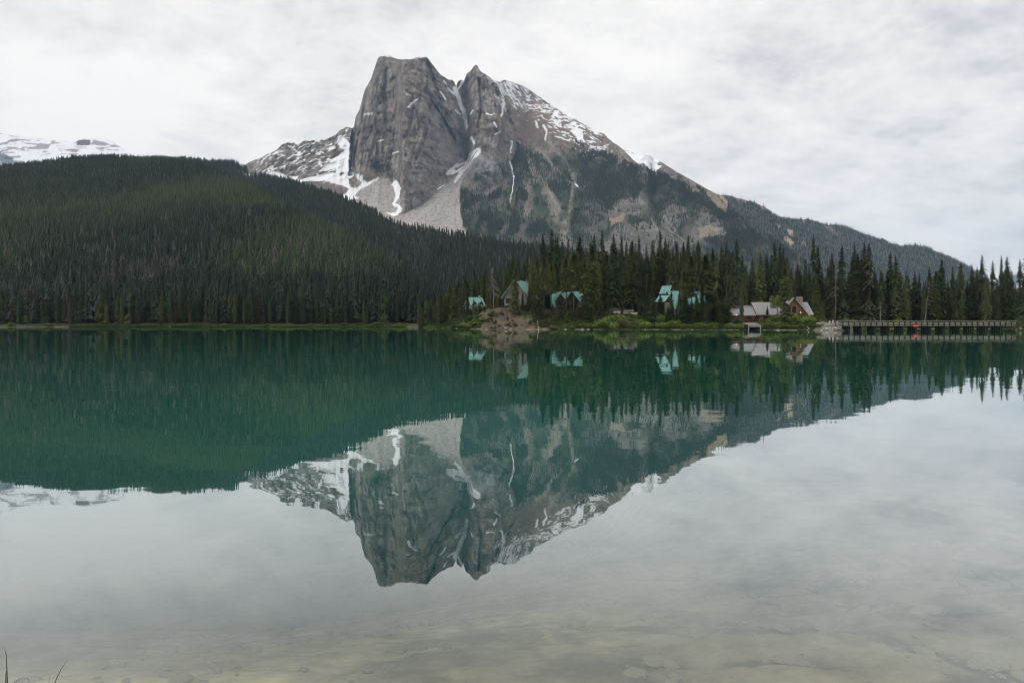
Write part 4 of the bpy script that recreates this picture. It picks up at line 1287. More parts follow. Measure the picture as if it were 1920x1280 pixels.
# deck and windows of the long side
T = lambda q: q
for x in (-10.6, -8.4, -6.0, -3.8):
    window(T, x, x + 1.3, 0.75, 1.7, lod, y=0.12, mull=1)
boxpart(T, 'deck', M_PLANK, lod, -10.4, -4.6, -2.2, 0.1, -0.30, -0.14)
railing(T, lod, -10.2, -4.8, -2.1, -0.14, mat=M_RUST, n=7, h=0.9)
for x in (-9.0, -6.0):
    boxpart(T, 'step', M_PLANK, lod, x, x + 2.0, -3.0, -2.3, -0.75, -0.6)
m_l, nt, b_ = new_mat('lamp_glow')
b_.inputs['Emission Color'].default_value = (1.0, 0.62, 0.22, 1); b_.inputs['Emission Strength'].default_value = 3.0
for x, y, z in ((3.2, -2.75, 2.55), (5.4, -2.75, 1.95), (-13.6, 0.0, 1.9)):
    bm = bmesh.new(); bmesh.ops.create_icosphere(bm, subdivisions=2, radius=0.13)
    me = bpy.data.meshes.new('lamp'); bm.to_mesh(me); bm.free(); me.materials.append(m_l)
    link('lamp', me, lod).location = (x, y, z)

M_DOCK = m_noise('weathered_dock_plank', (0.17, 0.15, 0.135), (0.31, 0.28, 0.255), 2.0, 0.9, bump=0.01)
# boat shelter below the lodge
p = spot(1415, 618, 174.8)
p.z = 0
dk = empty('boat_dock', p, 0)
tag(dk, 'pale plank boat dock with dark open front below the lodge deck', 'dock')
pl = MB().box(-.5, .5, 0, 4.4, -.04, .04).mesh('plank', M_DOCK)
for k in range(11):
    o = link('plank', pl, dk); o.location = (-1.45 + k * 0.29, 0.05, 1.30); o.scale = (0.27, 1, 1); o.rotation_euler = (R(7), 0, 0)
for k in range(2):
    MB().box(-1.62, 1.62, -0.06, 0.03, 0.80 + k * 0.25, 1.02 + k * 0.25).build('fascia_board', M_DOCK, dk)
for x in (-1.5, 1.5):
    for y in (0.1, 4.2):
        MB().tube([(x, y, -1.5), (x, y, 1.25 + 0.12 * y)], [0.13, 0.12], 8).build('post', M_DOCK, dk)
MB().box(-1.4, 1.4, 2.0, 2.1, -0.6, 1.35).build('shade_back', M_SHADE, dk)  # black panels added here and at the sides to paint the shade under the planks
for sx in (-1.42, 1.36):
    MB().box(sx, sx + .06, 0.3, 3.6, 0.25, 1.25).build('shade_side', M_SHADE, dk)

# ------------------------------------------------------------------ the bridge
BY = 161.0
br = empty('footbridge', ((1740 - 960) / F * BY, BY, 0), R(0.5))
tag(br, 'long low timber bridge on dark piles with pale rails', 'bridge')
x0, x1 = (1578 - 1740) / F * BY, (1908 - 1740) / F * BY
WB = 3.2
MB().box(x0, x1, 0.02, WB - 0.02, 1.30, 1.46).build('deck', M_BEAM, br)
for nm, y in (('near', 0.0), ('far', WB)):
    s = -1 if nm == 'near' else 1
    MB().box(x0, x1, y - 0.12, y + 0.12, 1.16, 1.54).build('curb_beam', M_BEAM, br)
    MB().box(x0, x1, y - 0.06, y + 0.06, 1.70, 1.98).build('rail_board', M_RAIL, br)
    MB().box(x0 - .1, x1 + .1, y - 0.13, y + 0.13, 2.24, 2.36).build('top_rail', M_BEAM, br)
    pm = MB().box(-.10, .10, -.09, .09, 1.02, 2.25).mesh('post', M_POST)
    n = 32
    for k in range(n):
        o = link('post', pm, br); o.location = (x0 + 0.15 + (x1 - x0 - 0.3) * k / (n - 1), y + s * 0.20, 0)
pu = [1595, 1617, 1643, 1669, 1695, 1721, 1747, 1774, 1802, 1828, 1854, 1882]
pile = MB().tube([(0, 0, -2.2), (0, 0, 1.0)], [0.21, 0.19], 8).mesh('pile', M_PILE)
for u in pu:
    x = (u - 3 - 1740) / F * BY
    cp = MB().box(x - .2, x + .2, -0.3, WB + 0.3, 0.94, 1.14).build('pier_cap', M_PILE, br)
    for k in range(5):
        o = link('pile', pile, cp); o.location = (x, 0.0 + WB * k / 4, 0)
    MB().slab([(x - .05, 0, 0.9), (x + .05, 0, 0.9), (x + .05, WB, 0.35), (x - .05, WB, 0.35)], 0.12).build('brace', M_PILE, cp)
# small red board on the bridge side
sg = empty('red_board', spot(1717, 610.4, 160.6), 0)
tag(sg, 'small bright red board fixed low on the bridge side', 'sign')
MB().box(-.62, .62, -.06, -.02, -.26, .26).build('panel', m_noise('red_paint', (0.55, 0.02, 0.03), (0.70, 0.04, 0.06), 1.0, 0.5), sg)
MK = m_noise('pale_mark', (0.72, 0.25, 0.27), (0.80, 0.35, 0.36), 2.0, 0.6)
MB().slab([(-.38, -.065, -.14), (-.18, -.065, -.16), (.02, -.065, .06), (-.12, -.065, .10)], 0.004).build('marking', MK, sg)
MB().slab([(.04, -.065, .04), (.16, -.065, .06), (.40, -.065, -.12), (.26, -.065, -.16)], 0.004).build('marking', MK, sg)
MB().box(-.55, -.47, -.02, .12, -.2, .2).build('bracket', M_POST, sg); MB().box(.47, .55, -.02, .12, -.2, .2).build('bracket', M_POST, sg)
for nm, u, Yb, hh in (('bridge_gate_post', 1909.5, 160.5, 1.9), ('bridge_gate_post', 1913, 163.6, 1.9)):
    q = on_point(u, Yb)
    o = MB().box(-.16, .16, -.16, .16, -0.4, hh).box(-.2, .2, -.2, .2, hh, hh + .08).build(nm, M_AMBER)
    o.location = q
    tag(o, 'stout amber timber post at the far end of the bridge, ' + ('lakeward one' if Yb < 162 else 'landward one'), 'post', 'bridge end posts')

# ------------------------------------------------------------------ trees one can tell apart
CROWNS = []
for k, (rad, nb, shp, dr, base, gap) in enumerate([(0.084, 440, 1.0, 0.75, 0.05, 0.0), (0.076, 420, 0.9, 0.85, 0.07, 0.22), (0.088, 460, 1.1, 0.65, 0.04, 0.0), (0.080, 400, 1.0, 0.9, 0.09, 0.28),
                                                   (0.104, 460, 0.75, 0.40, 0.07, 0.12), (0.110, 480, 0.85, 0.35, 0.12, 0.18), (0.094, 420, 1.25, 0.55, 0.02, 0.0), (0.112, 480, 0.8, 0.38, 0.38, 0.12)]):
    v, f = conifer(100 + k, int(nb * 1.75), 3, rad, shp, dr, base, 0.35, 0.33, gap)
    CROWNS.append(mesh_np('crown', v, f, False, M_NEEDLE))
TRUNKS = [trunk_mesh('trunk', M_BARK, 0.0095, 0.95, 6, 0.004, k) for k in range(3)]

ORD = 'first second third fourth fifth sixth seventh eighth ninth tenth eleventh twelfth thirteenth fourteenth fifteenth sixteenth seventeenth eighteenth nineteenth'.split()
TENS = ['twentieth', 'thirtieth', 'fortieth', 'fiftieth', 'sixtieth', 'seventieth', 'eightieth', 'ninetieth']
TENC = ['twenty', 'thirty', 'forty', 'fifty', 'sixty', 'seventy', 'eighty', 'ninety']


def ordinal(n):
    if n < 20: return ORD[n - 1]
    t, r_ = divmod(n, 10)
    if t >= 10: return 'hundred and ' + ordinal(n - 100) if n > 100 else 'hundredth'
    return TENS[t - 2] if r_ == 0 else TENC[t - 2] + '-' + ORD[r_ - 1]


class Namer:
    """gives every member of a row its own place in it"""
    def __init__(self): self.rows = {}
    def add(self, o, u, phrase, row): self.rows.setdefault((phrase, row), []).append((u, o))
    def finish(self):
        for (phrase, row), mem in self.rows.items():
            mem.sort(key=lambda t: t[0])
            for i, (u, o) in enumerate(mem):
                o['label'] = phrase + (row if row[:1] == ',' or not row else ' ' + row) + ('' if len(mem) == 1 else ', ' + ordinal(i + 1) + ' from the left')


names = Namer()
ZONES = [(0, 868, 'left of the small teal cabin'), (868, 935, 'around the small teal cabin'), (935, 1001, 'by the grey gabled cabin'), (1001, 1100, 'by the broad teal cabin'), (1100, 1216, 'above the gravel bank'),
         (1216, 1350, 'by the porch cabin'), (1350, 1420, 'between porch cabin and lodge'), (1420, 1535, 'by the log lodge'), (1535, 1590, 'by the bridge head'), (1590, 1700, 'left of the red board'), (1700, 1812, 'right of the red board'), (1812, 3000, 'behind the far bridge end')]


def zone(u):
    for a, b, t in ZONES:
        if a <= u < b: return t


def plant(u, vt, Y, w=1.0, tint=0.3, kind=None, seed=0, row='', group='conifers on the wooded point', z0=None, phrase=None, at=None):
    r_ = random.Random(int(u * 37 + vt * 11 + seed))
    g_ = at if at is not None else on_point(u, Y)
    top = H0 + (VH - vt) / F * Y
    h = max(top - g_.z, 1.5)
    k = kind if kind is not None else r_.choice([0, 1, 2, 3, 6])
    e = empty('spruce_tree', g_ - Vector((0, 0, 0.15)), r_.uniform(0, 6.28))
    wx = w * r_.uniform(0.92, 1.08)
    for nm, me in (('trunk', r_.choice(TRUNKS)), ('crown', CROWNS[k])):
        o = bpy.data.objects.new(nm, me)
        COL.objects.link(o)
        o.parent = e
        s_ = h * (1.0 if nm == 'trunk' else wx)
        o.scale = (s_, s_, h)
        t_ = min(max(tint + r_.uniform(-.06, .06), 0.0), 1.0)
        o.color = (t_, t_, t_, 1)
    tag(e, None, 'tree', group)
    size = 'very tall' if h > 26 else 'tall' if h > 20 else 'medium' if h > 13 else 'small'
    hue = 'olive' if tint > 0.58 else 'green' if tint > 0.40 else 'brownish' if tint < 0.14 else 'dark'
    names.add(e, u, phrase or (size + ' ' + hue + ' spruce ' + zone(u)), row)
    return e


D, O, B, G = 0.26, 0.72, 0.10, 0.46
LIST = [  # u, top row, distance, width, tint, crown
    (788, 571, 262, 1.5, 0.42, None), (797.6, 554, 258, 1.3, 0.42, None), (807, 552, 262, 1.2, 0.42, None), (816, 556, 255, 1.4, G, 4), (827, 538, 246, 1.5, G, 2), (836, 549, 250, 1.4, O, 4), (843, 531, 244, 1.8, O, 5), (855, 532, 240, 1.8, O, 5),
    (846, 548, 236, 1.5, 0.42, None), (864, 540, 232, 1.4, G, None), (872.6, 511, 228, 1.3, 0.2, 2), (884, 514, 240, 1.1, 0.42, None), (895, 510, 236, 1.1, 0.34, 1), (904, 521, 240, 1.4, G, None), (915, 514, 236, 1.2, 0.42, None),
    (909, 571, 208, 1.9, D, 6), (893, 572, 210, 1.9, 0.3, 6), (901, 570, 210, 1.7, D, 6), (883, 574, 212, 1.8, D, 6), (887.5, 557, 211, 1.0, 0.4, 0), (898, 562, 211, 1.1, 0.36, 2), (980, 545, 203, 1.3, 0.4, 2), (993, 530, 203, 1.3, 0.44, 4), (877, 548, 215, 1.4, D, 2), (889, 580, 214, 1.7, G, 6), (938, 497, 232, 1.2, 0.38, 0), (946, 499, 238, 1.2, 0.42, None), (955, 487, 236, 1.3, 0.4, 0), (932, 530, 222, 1.4, 0.42, None), (942, 556, 214, 1.2, D, 6), (920, 545, 226, 1.4, 0.42, None),
    (877, 520, 246, 1.5, 0.46, 0), (890, 505, 250, 1.4, 0.36, 2), (900, 508, 246, 1.3, 0.44, 0), (909, 506, 250, 1.4, 0.38, 2), (920, 502, 248, 1.4, 0.44, 0), (929, 500, 244, 1.4, 0.4, 2), (951, 490, 248, 1.3, 0.42, 0), (962, 478, 246, 1.3, 0.42, 2), (860, 528, 244, 1.6, 0.5, 4), (832, 545, 256, 1.5, 0.46, 2), (820, 548, 260, 1.5, 0.4, 0), (971, 482, 244, 1.3, 0.4, 0), (989, 476, 240, 1.2, 0.42, 2),
    (967.6, 499, 200.5, 1.55, 0.60, 4), (975, 490, 238, 1.0, D, None), (983.5, 488, 232, 1.1, D, None), (995, 462.6, 230, 1.1, 0.55, 0), (1004, 471, 222, 1.1, G, None), (1007, 481, 214, 1.4, O, 4), (1017.4, 436, 232, 1.1, D, 2), (1020, 478, 208, 1.3, O, 7),
    (1034.4, 426.6, 238, 1.1, D, 1), (1041, 441, 232, 1.0, D, None), (1046, 441, 240, 1.0, D, None), (1054, 445, 230, 1.0, D, None), (1065.5, 445, 240, 0.9, 0.34, None), (1076, 470, 203, 1.6, O, 7), (1062, 481, 206, 1.4, O, 7), (1087.4, 440, 228, 1.5, 0.2, 2),
    (1034, 492, 206, 1.4, O, 7), (999, 506, 203, 1.3, O, 5), (1107, 452, 222, 1.2, D, None), (1115, 434, 228, 1.1, 0.34, 0), (1129.5, 429, 234, 0.95, 0.34, 1), (1111, 458, 206, 1.5, 0.66, 4), (1138, 470, 226, 1.1, G, 4), (1150, 436, 206, 1.25, D, 2),
    (1166, 441, 226, 1.05, D, 0), (1096, 481, 202, 1.5, 0.62, 5), (1122, 480, 214, 1.2, G, None), (1174, 448, 232, 0.9, D, 3), (1185.6, 449, 216, 1.15, 0.5, 5), (1197.6, 439, 220, 0.85, 0.16, 1), (1212, 455, 224, 0.85, 0.18, 3), (1224, 447, 226, 1.1, 0.38, 0), (1237.7, 426.6, 230, 1.0, D, 3),
    (1248, 445, 234, 1.0, D, None), (1253, 449, 226, 1.0, 0.36, None), (1262, 463, 220, 1.1, 0.36, None), (1269.4, 449, 228, 1.1, 0.36, 0), (1281.4, 450.5, 224, 1.15, 0.34, 2), (1290.4, 437, 236, 0.8, 0.2, 3), (1309, 448, 226, 1.25, 0.38, 0),
    (1297, 477, 190, 1.25, 0.5, 7), (1282.6, 506, 191, 1.2, 0.6, 7), (1322, 475, 191, 1.3, 0.42, 7), (1336.5, 464, 226, 1.2, 0.45, 4), (1343.7, 473, 222, 1.1, G, None), (1352, 459.5, 228, 0.9, 0.18, 1), (1362, 447.5, 222, 1.0, 0.18, 3), (1381.4, 444.6, 205, 1.3, 0.22, 3),
    (1373, 506, 194, 1.4, 0.36, 6), (1330, 500, 193, 1.2, 0.4, 4), (1391, 470, 226, 1.1, 0.3, None), (1399, 494, 218, 1.1, 0.36, None), (1411, 480, 228, 1.1, 0.42, None), (1426, 471, 222, 1.2, 0.5, 2), (1438, 472.5, 226, 1.1, D, 0), (1452.3, 449, 222, 1.05, D, 3), (1463, 454.5, 226, 1.0, 0.2, 1), (1468.7, 462, 230, 1.0, D, None),
    (1476, 479.6, 206, 1.2, 0.4, 0), (1471, 486, 181, 1.05, 0.60, 5), (1484, 500, 214, 1.2, 0.34, None), (1495.5, 491.6, 220, 1.2, D, 2), (1500.5, 495.5, 228, 0.9, D, None), (1510, 482, 224, 0.9, 0.42, 1), (1517, 500, 218, 1.1, 0.34, None), (1525, 435, 214, 0.95, 0.22, 3),
    (1534.4, 456, 216, 0.95, 0.2, 1), (1533, 525, 206, 1.1, 0.55, 4), (1541, 505, 220, 1.1, 0.3, None), (1552, 499, 224, 1.0, 0.36, None), (1560.6, 471.4, 212, 1.05, 0.2, 2), (1578.7, 457, 214, 1.2, 0.2, 3), (1597, 483, 222, 1.1, D, None), (1572, 510, 220, 1.1, D, None),
    (1602, 453, 224, 0.9, 0.16, 2), (1608, 474, 218, 1.2, 0.4, 4), (1620, 450, 220, 0.95, 0.14, 0), (1630, 453, 216, 1.25, 0.12, 3), (1640, 500, 224, 1.1, D, None), (1652, 502, 216, 1.1, 0.36, 0), (1670, 470, 218, 0.95, 0.14, 1), (1679, 479, 215, 1.25, 0.34, 0), (1688, 505, 222, 1.0, D, None), (1699, 506, 214, 1.2, G, 0),
    (1715, 506, 222, 1.1, 0.16, None), (1724, 509, 226, 1.0, 0.16, None), (1732, 525, 216, 1.1, D, None), (1742, 497, 220, 1.0, 0.2, 2), (1755, 507, 216, 1.1, 0.4, 4), (1766, 484, 218, 1.2, 0.3, 2), (1777, 520, 222, 1.0, G, None), (1786, 496, 226, 0.8, 0.2, 3), (1793, 522, 215, 1.1, D, None), (1802, 487, 216, 1.2, 0.42, 0),
    (1814, 520, 222, 1.0, D, None), (1822, 492, 220, 1.0, 0.2, None), (1832, 498, 226, 0.9, D, None), (1841, 474, 217, 1.1, 0.16, 3), (1850, 512, 212, 1.2, 0.44, 0), (1861, 486, 218, 1.0, 0.18, 3), (1870, 520, 214, 1.1, D, None), (1877, 477, 222, 0.85, 0.14, 1), (1888, 478, 216, 1.25, 0.3, 0), (1897, 504, 224, 1.0, 0.18, 3), (1912, 484, 212, 1.15, 0.14, 3),
    (1904, 530, 212, 1.1, D, None), (1931, 448, 190, 1.3, 0.14, 3), (1950, 470, 196, 1.2, 0.2, 0), (1975, 462, 188, 1.2, 0.2, 2), (2010, 458, 192, 1.2, D, 0), (2050, 452, 188, 1.2, D, 2),
    # small trees near the water
    (1045, 564, 196, 2.0, 0.46, 6), (1012, 566, 197, 2.0, D, 6), (1003, 546, 200, 1.6, 0.34, 6), (1128, 552, 200, 1.9, D, 6), (1221, 538, 191, 1.7, 0.30, 6), (1259, 546, 190, 1.2, 0.4, 4), (1284.7, 549, 187.5, 2.4, 0.18, 6), (1306, 550, 189, 1.5, 0.56, 5), (1331, 554, 189, 2.1, 0.3, 6), (1296, 566, 188, 2.0, 0.3, 6), (1274, 538, 189, 1.2, 0.36, 2), (1317, 540, 190, 1.3, 0.3, 2), (1342, 548, 190, 1.8, 0.34, 6), (1351, 555, 186, 2.0, 0.30, 6), (1318, 566, 188, 1.7, 0.34, 6), (1365, 545, 187, 1.7, 0.34, 6),
    (1439, 571, 182.5, 1.2, 0.2, 6), (1391, 520, 183, 0.75, 0.40, 2), (1543.5, 562, 182, 1.5, 0.62, 4), (1563, 574, 184, 1.4, 0.5, 4), (1199, 560, 196, 1.6, D, 6), (1073, 575, 196, 1.8, D, 6), (1092, 560, 197, 1.8, 0.34, 6), (1060, 585, 194, 1.7, G, 6), (985, 580, 199, 1.9, 0.3, 6), (1022, 580, 196, 1.8, 0.34, 6), (1167, 560, 212, 1.5, 0.34, 6), (952, 590, 199, 1.8, 0.4, 6), (990, 560, 201, 1.8, 0.3, 6)]
for (u, vt, Y, w, t, k) in LIST:
    row = ', front row' if Y < 207 else ', middle row' if Y < 223 else ', back row'
    plant(u, vt, Y, w, t, k, row=row)
# the crowded trees behind, which merge into one dark mass
M_NEEDLE_MASS = m_foliage('needles_deep_wood', (0.024, 0.037, 0.019), (0.150, 0.160, 0.052), (0.066, 0.056, 0.038), True)
deep = bpy.data.collections.new('deep_wood_shapes')
for k in range(4):
    v, f = conifer(140 + k, 520, 3, 0.086, 1.0, 0.75, 0.05, 0.35, 0.36, 0.1 * (k % 3))
    deep.objects.link(bpy.data.objects.new('deep_spruce_%d' % k, mesh_np('deep_spruce', v, f, False, M_NEEDLE_MASS)))
rr = random.Random(11)
TOPS = sorted((u, vt) for (u, vt, Y, w, t, k) in LIST if Y > 202)
tu, tv = [a for a, b in TOPS], [b for a, b in TOPS]
dp, dsc, dti = [], [], []
u = 792.0
while u < 1990:
    Y = rr.uniform(236, 262) if u < 1590 else rr.uniform(224, 250)
    wide = max(float(np.interp(u, tu, tv)), np.mean([np.interp(u + d, tu, tv) for d in (-14, -7, 0, 7, 14)]))
    vt = min(wide + rr.uniform(5, 42), 575)
    g_ = on_point(u, Y)
    h = max(H0 + (VH - vt) / F * Y - g_.z, 2.0)
    w = rr.uniform(1.0, 1.5)
    dp.append(tuple(g_)); dsc.append((h * w, h * w, h)); dti.append(rr.choice([0.16, 0.22, 0.26, 0.3, 0.36, 0.42]))
    u += rr.uniform(3.6, 8)
nd = len(dp)
scatter('deep_forest', 'dense dark spruces massed behind the standing trees of the point', 'forest', dp, dsc, np.random.default_rng(5).random(nd) * 6.28, np.random.default_rng(6).integers(0, 4, nd), dti, deep)
# young spruces under the tall ones
rr = random.Random(15)
u = 1036.0
while u < 1364:
    Y = float(np.interp(u, SH_U, SH_Y)) + rr.uniform(5, 15)
    g_ = on_point(u, Y)
    h = rr.uniform(3.0, 8.5)
    if not (1146 < u < 1198 and h > 4.0):
        plant(u, VH - (g_.z + h - H0) * F / Y, Y, rr.uniform(1.5, 2.1), rr.choice([0.16, 0.22, 0.3, 0.36, 0.46]), 6, row=', young growth', at=g_)
    u += rr.uniform(10, 18)
# front rank of the far left shore
rr = random.Random(21)
u = -30.0
while u < 792:
    d = rr.uniform(13, 24)
    Y = LSHORE + d
    z = float(np.interp(d, [4, 11, 19, 26], [0.45, 0.9, 1.5, 3.0]))
    at = Vector(((u - 960) / F * Y, Y, z))
    h = rr.uniform(10, 17.5)
    vt = VH - (z + h - H0) * F / Y
    plant(u, vt, Y, rr.uniform(1.0, 1.6), rr.choice([0.1, 0.18, 0.26, 0.3, 0.34, 0.42, 0.5]), None, row='', group='front rank of the far left shore', at=at, phrase='conifer in the front rank along the far left shore')
    u += rr.uniform(6.0, 11.5)
names.finish()

M_DEAD = m_noise('dead_wood', (0.085, 0.076, 0.07), (0.21, 0.19, 0.175), 3.0, 0.9, stretch=(1, 1, 0.2))

# ------------------------------------------------------------------ dead trees
def snag(label, base, top, r0, nb, seed, spread=1.6):
    r_ = random.Random(seed)
    e = empty('dead_tree', base)
    tag(e, label, 'dead tree', 'grey dead trees')
    t = top - base
    pts = [t * (k / 7) + Vector((r_.uniform(-.08, .08), r_.uniform(-.08, .08), 0)) * (k > 0) for k in range(8)]
    MB().tube(pts, [r0 * (1.05 - 0.95 * k / 7) for k in range(8)], 7).build('trunk', M_DEAD, e, True)
    L_ = t.length
    for k in range(nb):
        f_ = r_.uniform(0.38, 0.97)
        p_ = t * f_
        a = r_.uniform(0, 6.28)
        ln = spread * (1.15 - f_) * r_.uniform(0.7, 1.5) + 0.25
        d_ = Vector((math.cos(a), math.sin(a), -0.35))
        MB().tube([p_, p_ + d_ * ln * 0.55, p_ + d_ * ln + Vector((0, 0, -0.22 * ln))], [0.06, 0.045, 0.02], 4).build('branch', M_DEAD, e)


b = on_point(926, 206); snag('bare grey dead tree beside the grey gabled cabin', b, spot(923.5, 499, 206), 0.15, 90, 1, 2.6)
b = on_point(1567, 208); snag('thin bare grey dead tree behind the bridge head', b, spot(1567, 481, 208), 0.12, 60, 2, 1.4)
b = on_point(1733, 212); snag('leaning bare dead tree behind the red board on the bridge', b, spot(1743, 525, 212), 0.15, 30, 3, 1.2)
b = on_point(1651, 211); snag('short pale dead trunk behind the bridge left of the red board', b, spot(1650, 560, 211), 0.16, 14, 4, 1.0)
b = on_point(833, 240); snag('pale leaning dead trunk at the shore left of the small cabin', b, spot(828, 590, 240), 0.13, 3, 5, 0.5)

# ------------------------------------------------------------------ shrubs
def leaf_soup(seed, n, leaf, lumps=7, flat=0.75):
    r = np.random.default_rng(seed)
    cs = r.normal(0, 0.42, (lumps, 3)); cs[:, 2] = np.abs(cs[:, 2]) * 0.6 + 0.25
    rs = r.uniform(0.28, 0.5, lumps)
    k = r.integers(0, lumps, n)
    d = r.normal(0, 1, (n, 3)); d /= np.linalg.norm(d, axis=1, keepdims=True)
    p = cs[k] + d * (rs[k] * r.uniform(0.55, 1.05, n) ** 0.6)[:, None]
    p[:, 2] = np.maximum(p[:, 2] * flat, 0.02)
    a = r.normal(0, 1, (n, 3)); a /= np.linalg.norm(a, axis=1, keepdims=True)
    b = np.cross(a, d); b /= np.maximum(np.linalg.norm(b, axis=1, keepdims=True), 1e-6)
    s = leaf * r.uniform(0.6, 1.4, (n, 1))
    T = np.stack([p - a * s * .5 - b * s * .35, p + a * s * .6, p - a * s * .4 + b * s * .4], 1)
    return T.reshape(-1, 3), np.arange(n * 3).reshape(-1, 3)


M_LEAF = m_foliage('shrub_leaves', (0.042, 0.075, 0.016), (0.165, 0.21, 0.045), (0.11, 0.095, 0.045), False)
M_LEAFI = m_foliage('undergrowth_leaves', (0.030, 0.052, 0.014), (0.115, 0.15, 0.035), (0.08, 0.07, 0.035), True)
SHRUBS = [mesh_np('foliage', *leaf_soup(500 + k, 1500, 0.115, 9), False, M_LEAF) for k in range(4)]
STEM = MB()
for k in range(5):
    a = k * 1.26
    STEM.tube([(0.05 * math.cos(a), 0.05 * math.sin(a), -0.12), (0.3 * math.cos(a), 0.3 * math.sin(a), 0.55)], [0.03, 0.012], 5)
STEM = STEM.mesh('stem', M_BARK)
sn = Namer()
SZ = [(0, 930, 'below the small teal cabin'), (930, 1060, 'below the dirt bank'), (1060, 1140, 'below the broad teal cabin'), (1140, 1216, 'below the gravel bank'), (1216, 1350, 'below the porch cabin'), (1350, 1402, 'left of the boat dock'), (1402, 1535, 'in front of the log lodge'), (1535, 1590, 'by the bridge head'), (1590, 3000, 'on the bank behind the bridge')]
for i, (u, vt, wpx, Y, t) in enumerate([
        (868, 607, 22, 208, G), (880, 602, 30, 204, 0.62), (893, 600, 26, 203, 0.6), (905, 597, 24, 203, 0.5), (815, 609, 26, 240, 0.5), (853, 609, 22, 216, 0.4), (1040, 609, 20, 190.5, 0.55), (1062, 606, 26, 190.5, 0.5), (1085, 605, 30, 191, 0.46), (1108, 603, 26, 190.5, 0.5), (1128, 600, 26, 190, 0.6),
        (1145, 594, 40, 189, 0.72), (1160, 587, 44, 193, 0.62), (1176, 590, 34, 187.5, 0.10), (1196, 596, 26, 189, 0.55), (1206, 602, 34, 186.5, 0.74), (1190, 589, 26, 196, 0.5), (1250, 598, 46, 186, 0.66), (1240, 586, 26, 192, 0.5), (1268, 600, 30, 186, 0.62), (1302, 602, 26, 185.5, 0.5), (1312, 603, 28, 185, 0.44), (1332, 604, 24, 184.5, 0.66), (1350, 606, 24, 184, 0.48),
        (1368, 607, 24, 182.5, 0.55), (1383, 603, 34, 181.5, 0.76), (1393, 605, 20, 181, 0.66), (1443, 603, 30, 177.5, 0.5), (1452, 600, 34, 178, 0.46), (1464, 606, 28, 176, 0.5), (1480, 607, 28, 176, 0.4), (1497, 608, 30, 174.5, 0.44), (1514, 607, 34, 173.5, 0.42), (1526, 609, 22, 173, 0.4),
        (1448, 589, 24, 181, 0.42), (1497, 588, 28, 180, 0.78), (1516, 588, 26, 179, 0.74), (1508, 596, 22, 178, 0.66), (1534, 598, 22, 182, 0.44), (1585, 600, 20, 206, 0.6), (1592, 596, 22, 209, 0.66), (1606, 598, 20, 209, 0.6), (1645, 600, 24, 210, 0.55), (1682, 598, 20, 211, 0.74), (1869, 600, 22, 208, 0.6), (1560, 601, 20, 200, 0.5), (1625, 602, 22, 208.5, 0.46), (1720, 603, 26, 209, 0.4), (1760, 603, 26, 208.5, 0.42), (1800, 603, 26, 208, 0.4), (1835, 603, 24, 207.5, 0.44), (1905, 602, 26, 206, 0.5)]):
    g_ = on_point(u, Y)
    h = max(H0 + (VH - vt) / F * Y - g_.z, 0.7)
    e = empty('leafy_shrub', g_ - Vector((0, 0, 0.1)), (i * 2.1) % 6.28)
    wd = wpx / F * Y / 1.55
    hh = h / 0.85
    o = link('foliage', SHRUBS[i % 4], e); o.scale = (wd, wd, hh); o.color = (t, t, t, 1)
    o = link('stem', STEM, e); o.scale = (wd, wd, hh)
    tag(e, None, 'shrub', 'shrubs along the point')
    hue = 'bright green' if t > 0.6 else 'brownish' if t < 0.2 else 'green'
    sz = next(s for a, b_, s in SZ if a <= u < b_)
    sn.add(e, u, hue + ' leafy shrub', sz)
sn.finish()
# small broadleaf tree by the lodge
g_ = on_point(1457, 186.5)
e = empty('broadleaf_tree', g_); tag(e, 'small bright green broadleaf tree rising above the lodge roof', 'tree')
MB().tube([(0, 0, -.2), (.1, 0, 3.0), (0, .1, 5.4)], [.14, .10, .05], 7).build('trunk', M_BARK, e)
o = link('crown', mesh_np('crown', *leaf_soup(610, 2200, 0.10, 10, 1.0), False, M_LEAF), e); o.location = (0, 0, 3.7); o.scale = (2.0, 2.0, 3.4); o.color = (.74, .74, .74, 1)

# undergrowth: too much to count
und = bpy.data.collections.new('undergrowth_shapes')
for k in range(3):
    me = mesh_np('bush', *leaf_soup(520 + k, 260, 0.24, 6), False, M_LEAFI)
    und.objects.link(bpy.data.objects.new('bush_%d' % k, me))
r = np.random.default_rng(77)
n = 6500
uu = r.uniform(790, 2000, n); dd = 0.8 + 26 * r.random(n) ** 1.4
bank = (uu > 900) & (uu < np.interp(dd, [0, 5, 14], [1036, 1000, 975])) & (dd < 14)
keep = ~((uu > 1372) & (uu < 1476) & (dd > 2.5) & (dd < 16) & (r.random(n) < 0.75)) & ~(bank & (r.random(n) < 0.9)) & ~((uu > 1399) & (uu < 1431) & (dd < 10)) & ~((uu > 1528) & (uu < 1612) & (dd < 18)) & ~((uu > 1148) & (uu < 1198) & (dd > 12))
uu, dd = uu[keep], dd[keep]
yy = np.interp(uu, SH_U, SH_Y) + dd
xx = (uu - 960) / F * yy
pos = np.stack([xx, yy, point_z(xx, yy) - 0.1], 1)
n = len(pos)
s = r.uniform(0.45, 1.3, n) * np.where(dd < 2.5, 0.65, 1.0)
tint = np.clip(0.34 - 0.20 * sstep(3, 14, dd) + 0.5 * (fbm(xx / 5, yy / 5, 3, 78) - .4) + 0.12 * r.standard_normal(n) + np.where((uu > 900) & (uu < 1036), -0.1, 0), 0, 1)
scatter('undergrowth', 'low green undergrowth covering the wooded point', 'undergrowth', pos, np.stack([s, s, s * .8], 1), r.random(n) * 6.28, r.integers(0, 3, n), tint, und)
n = 6000
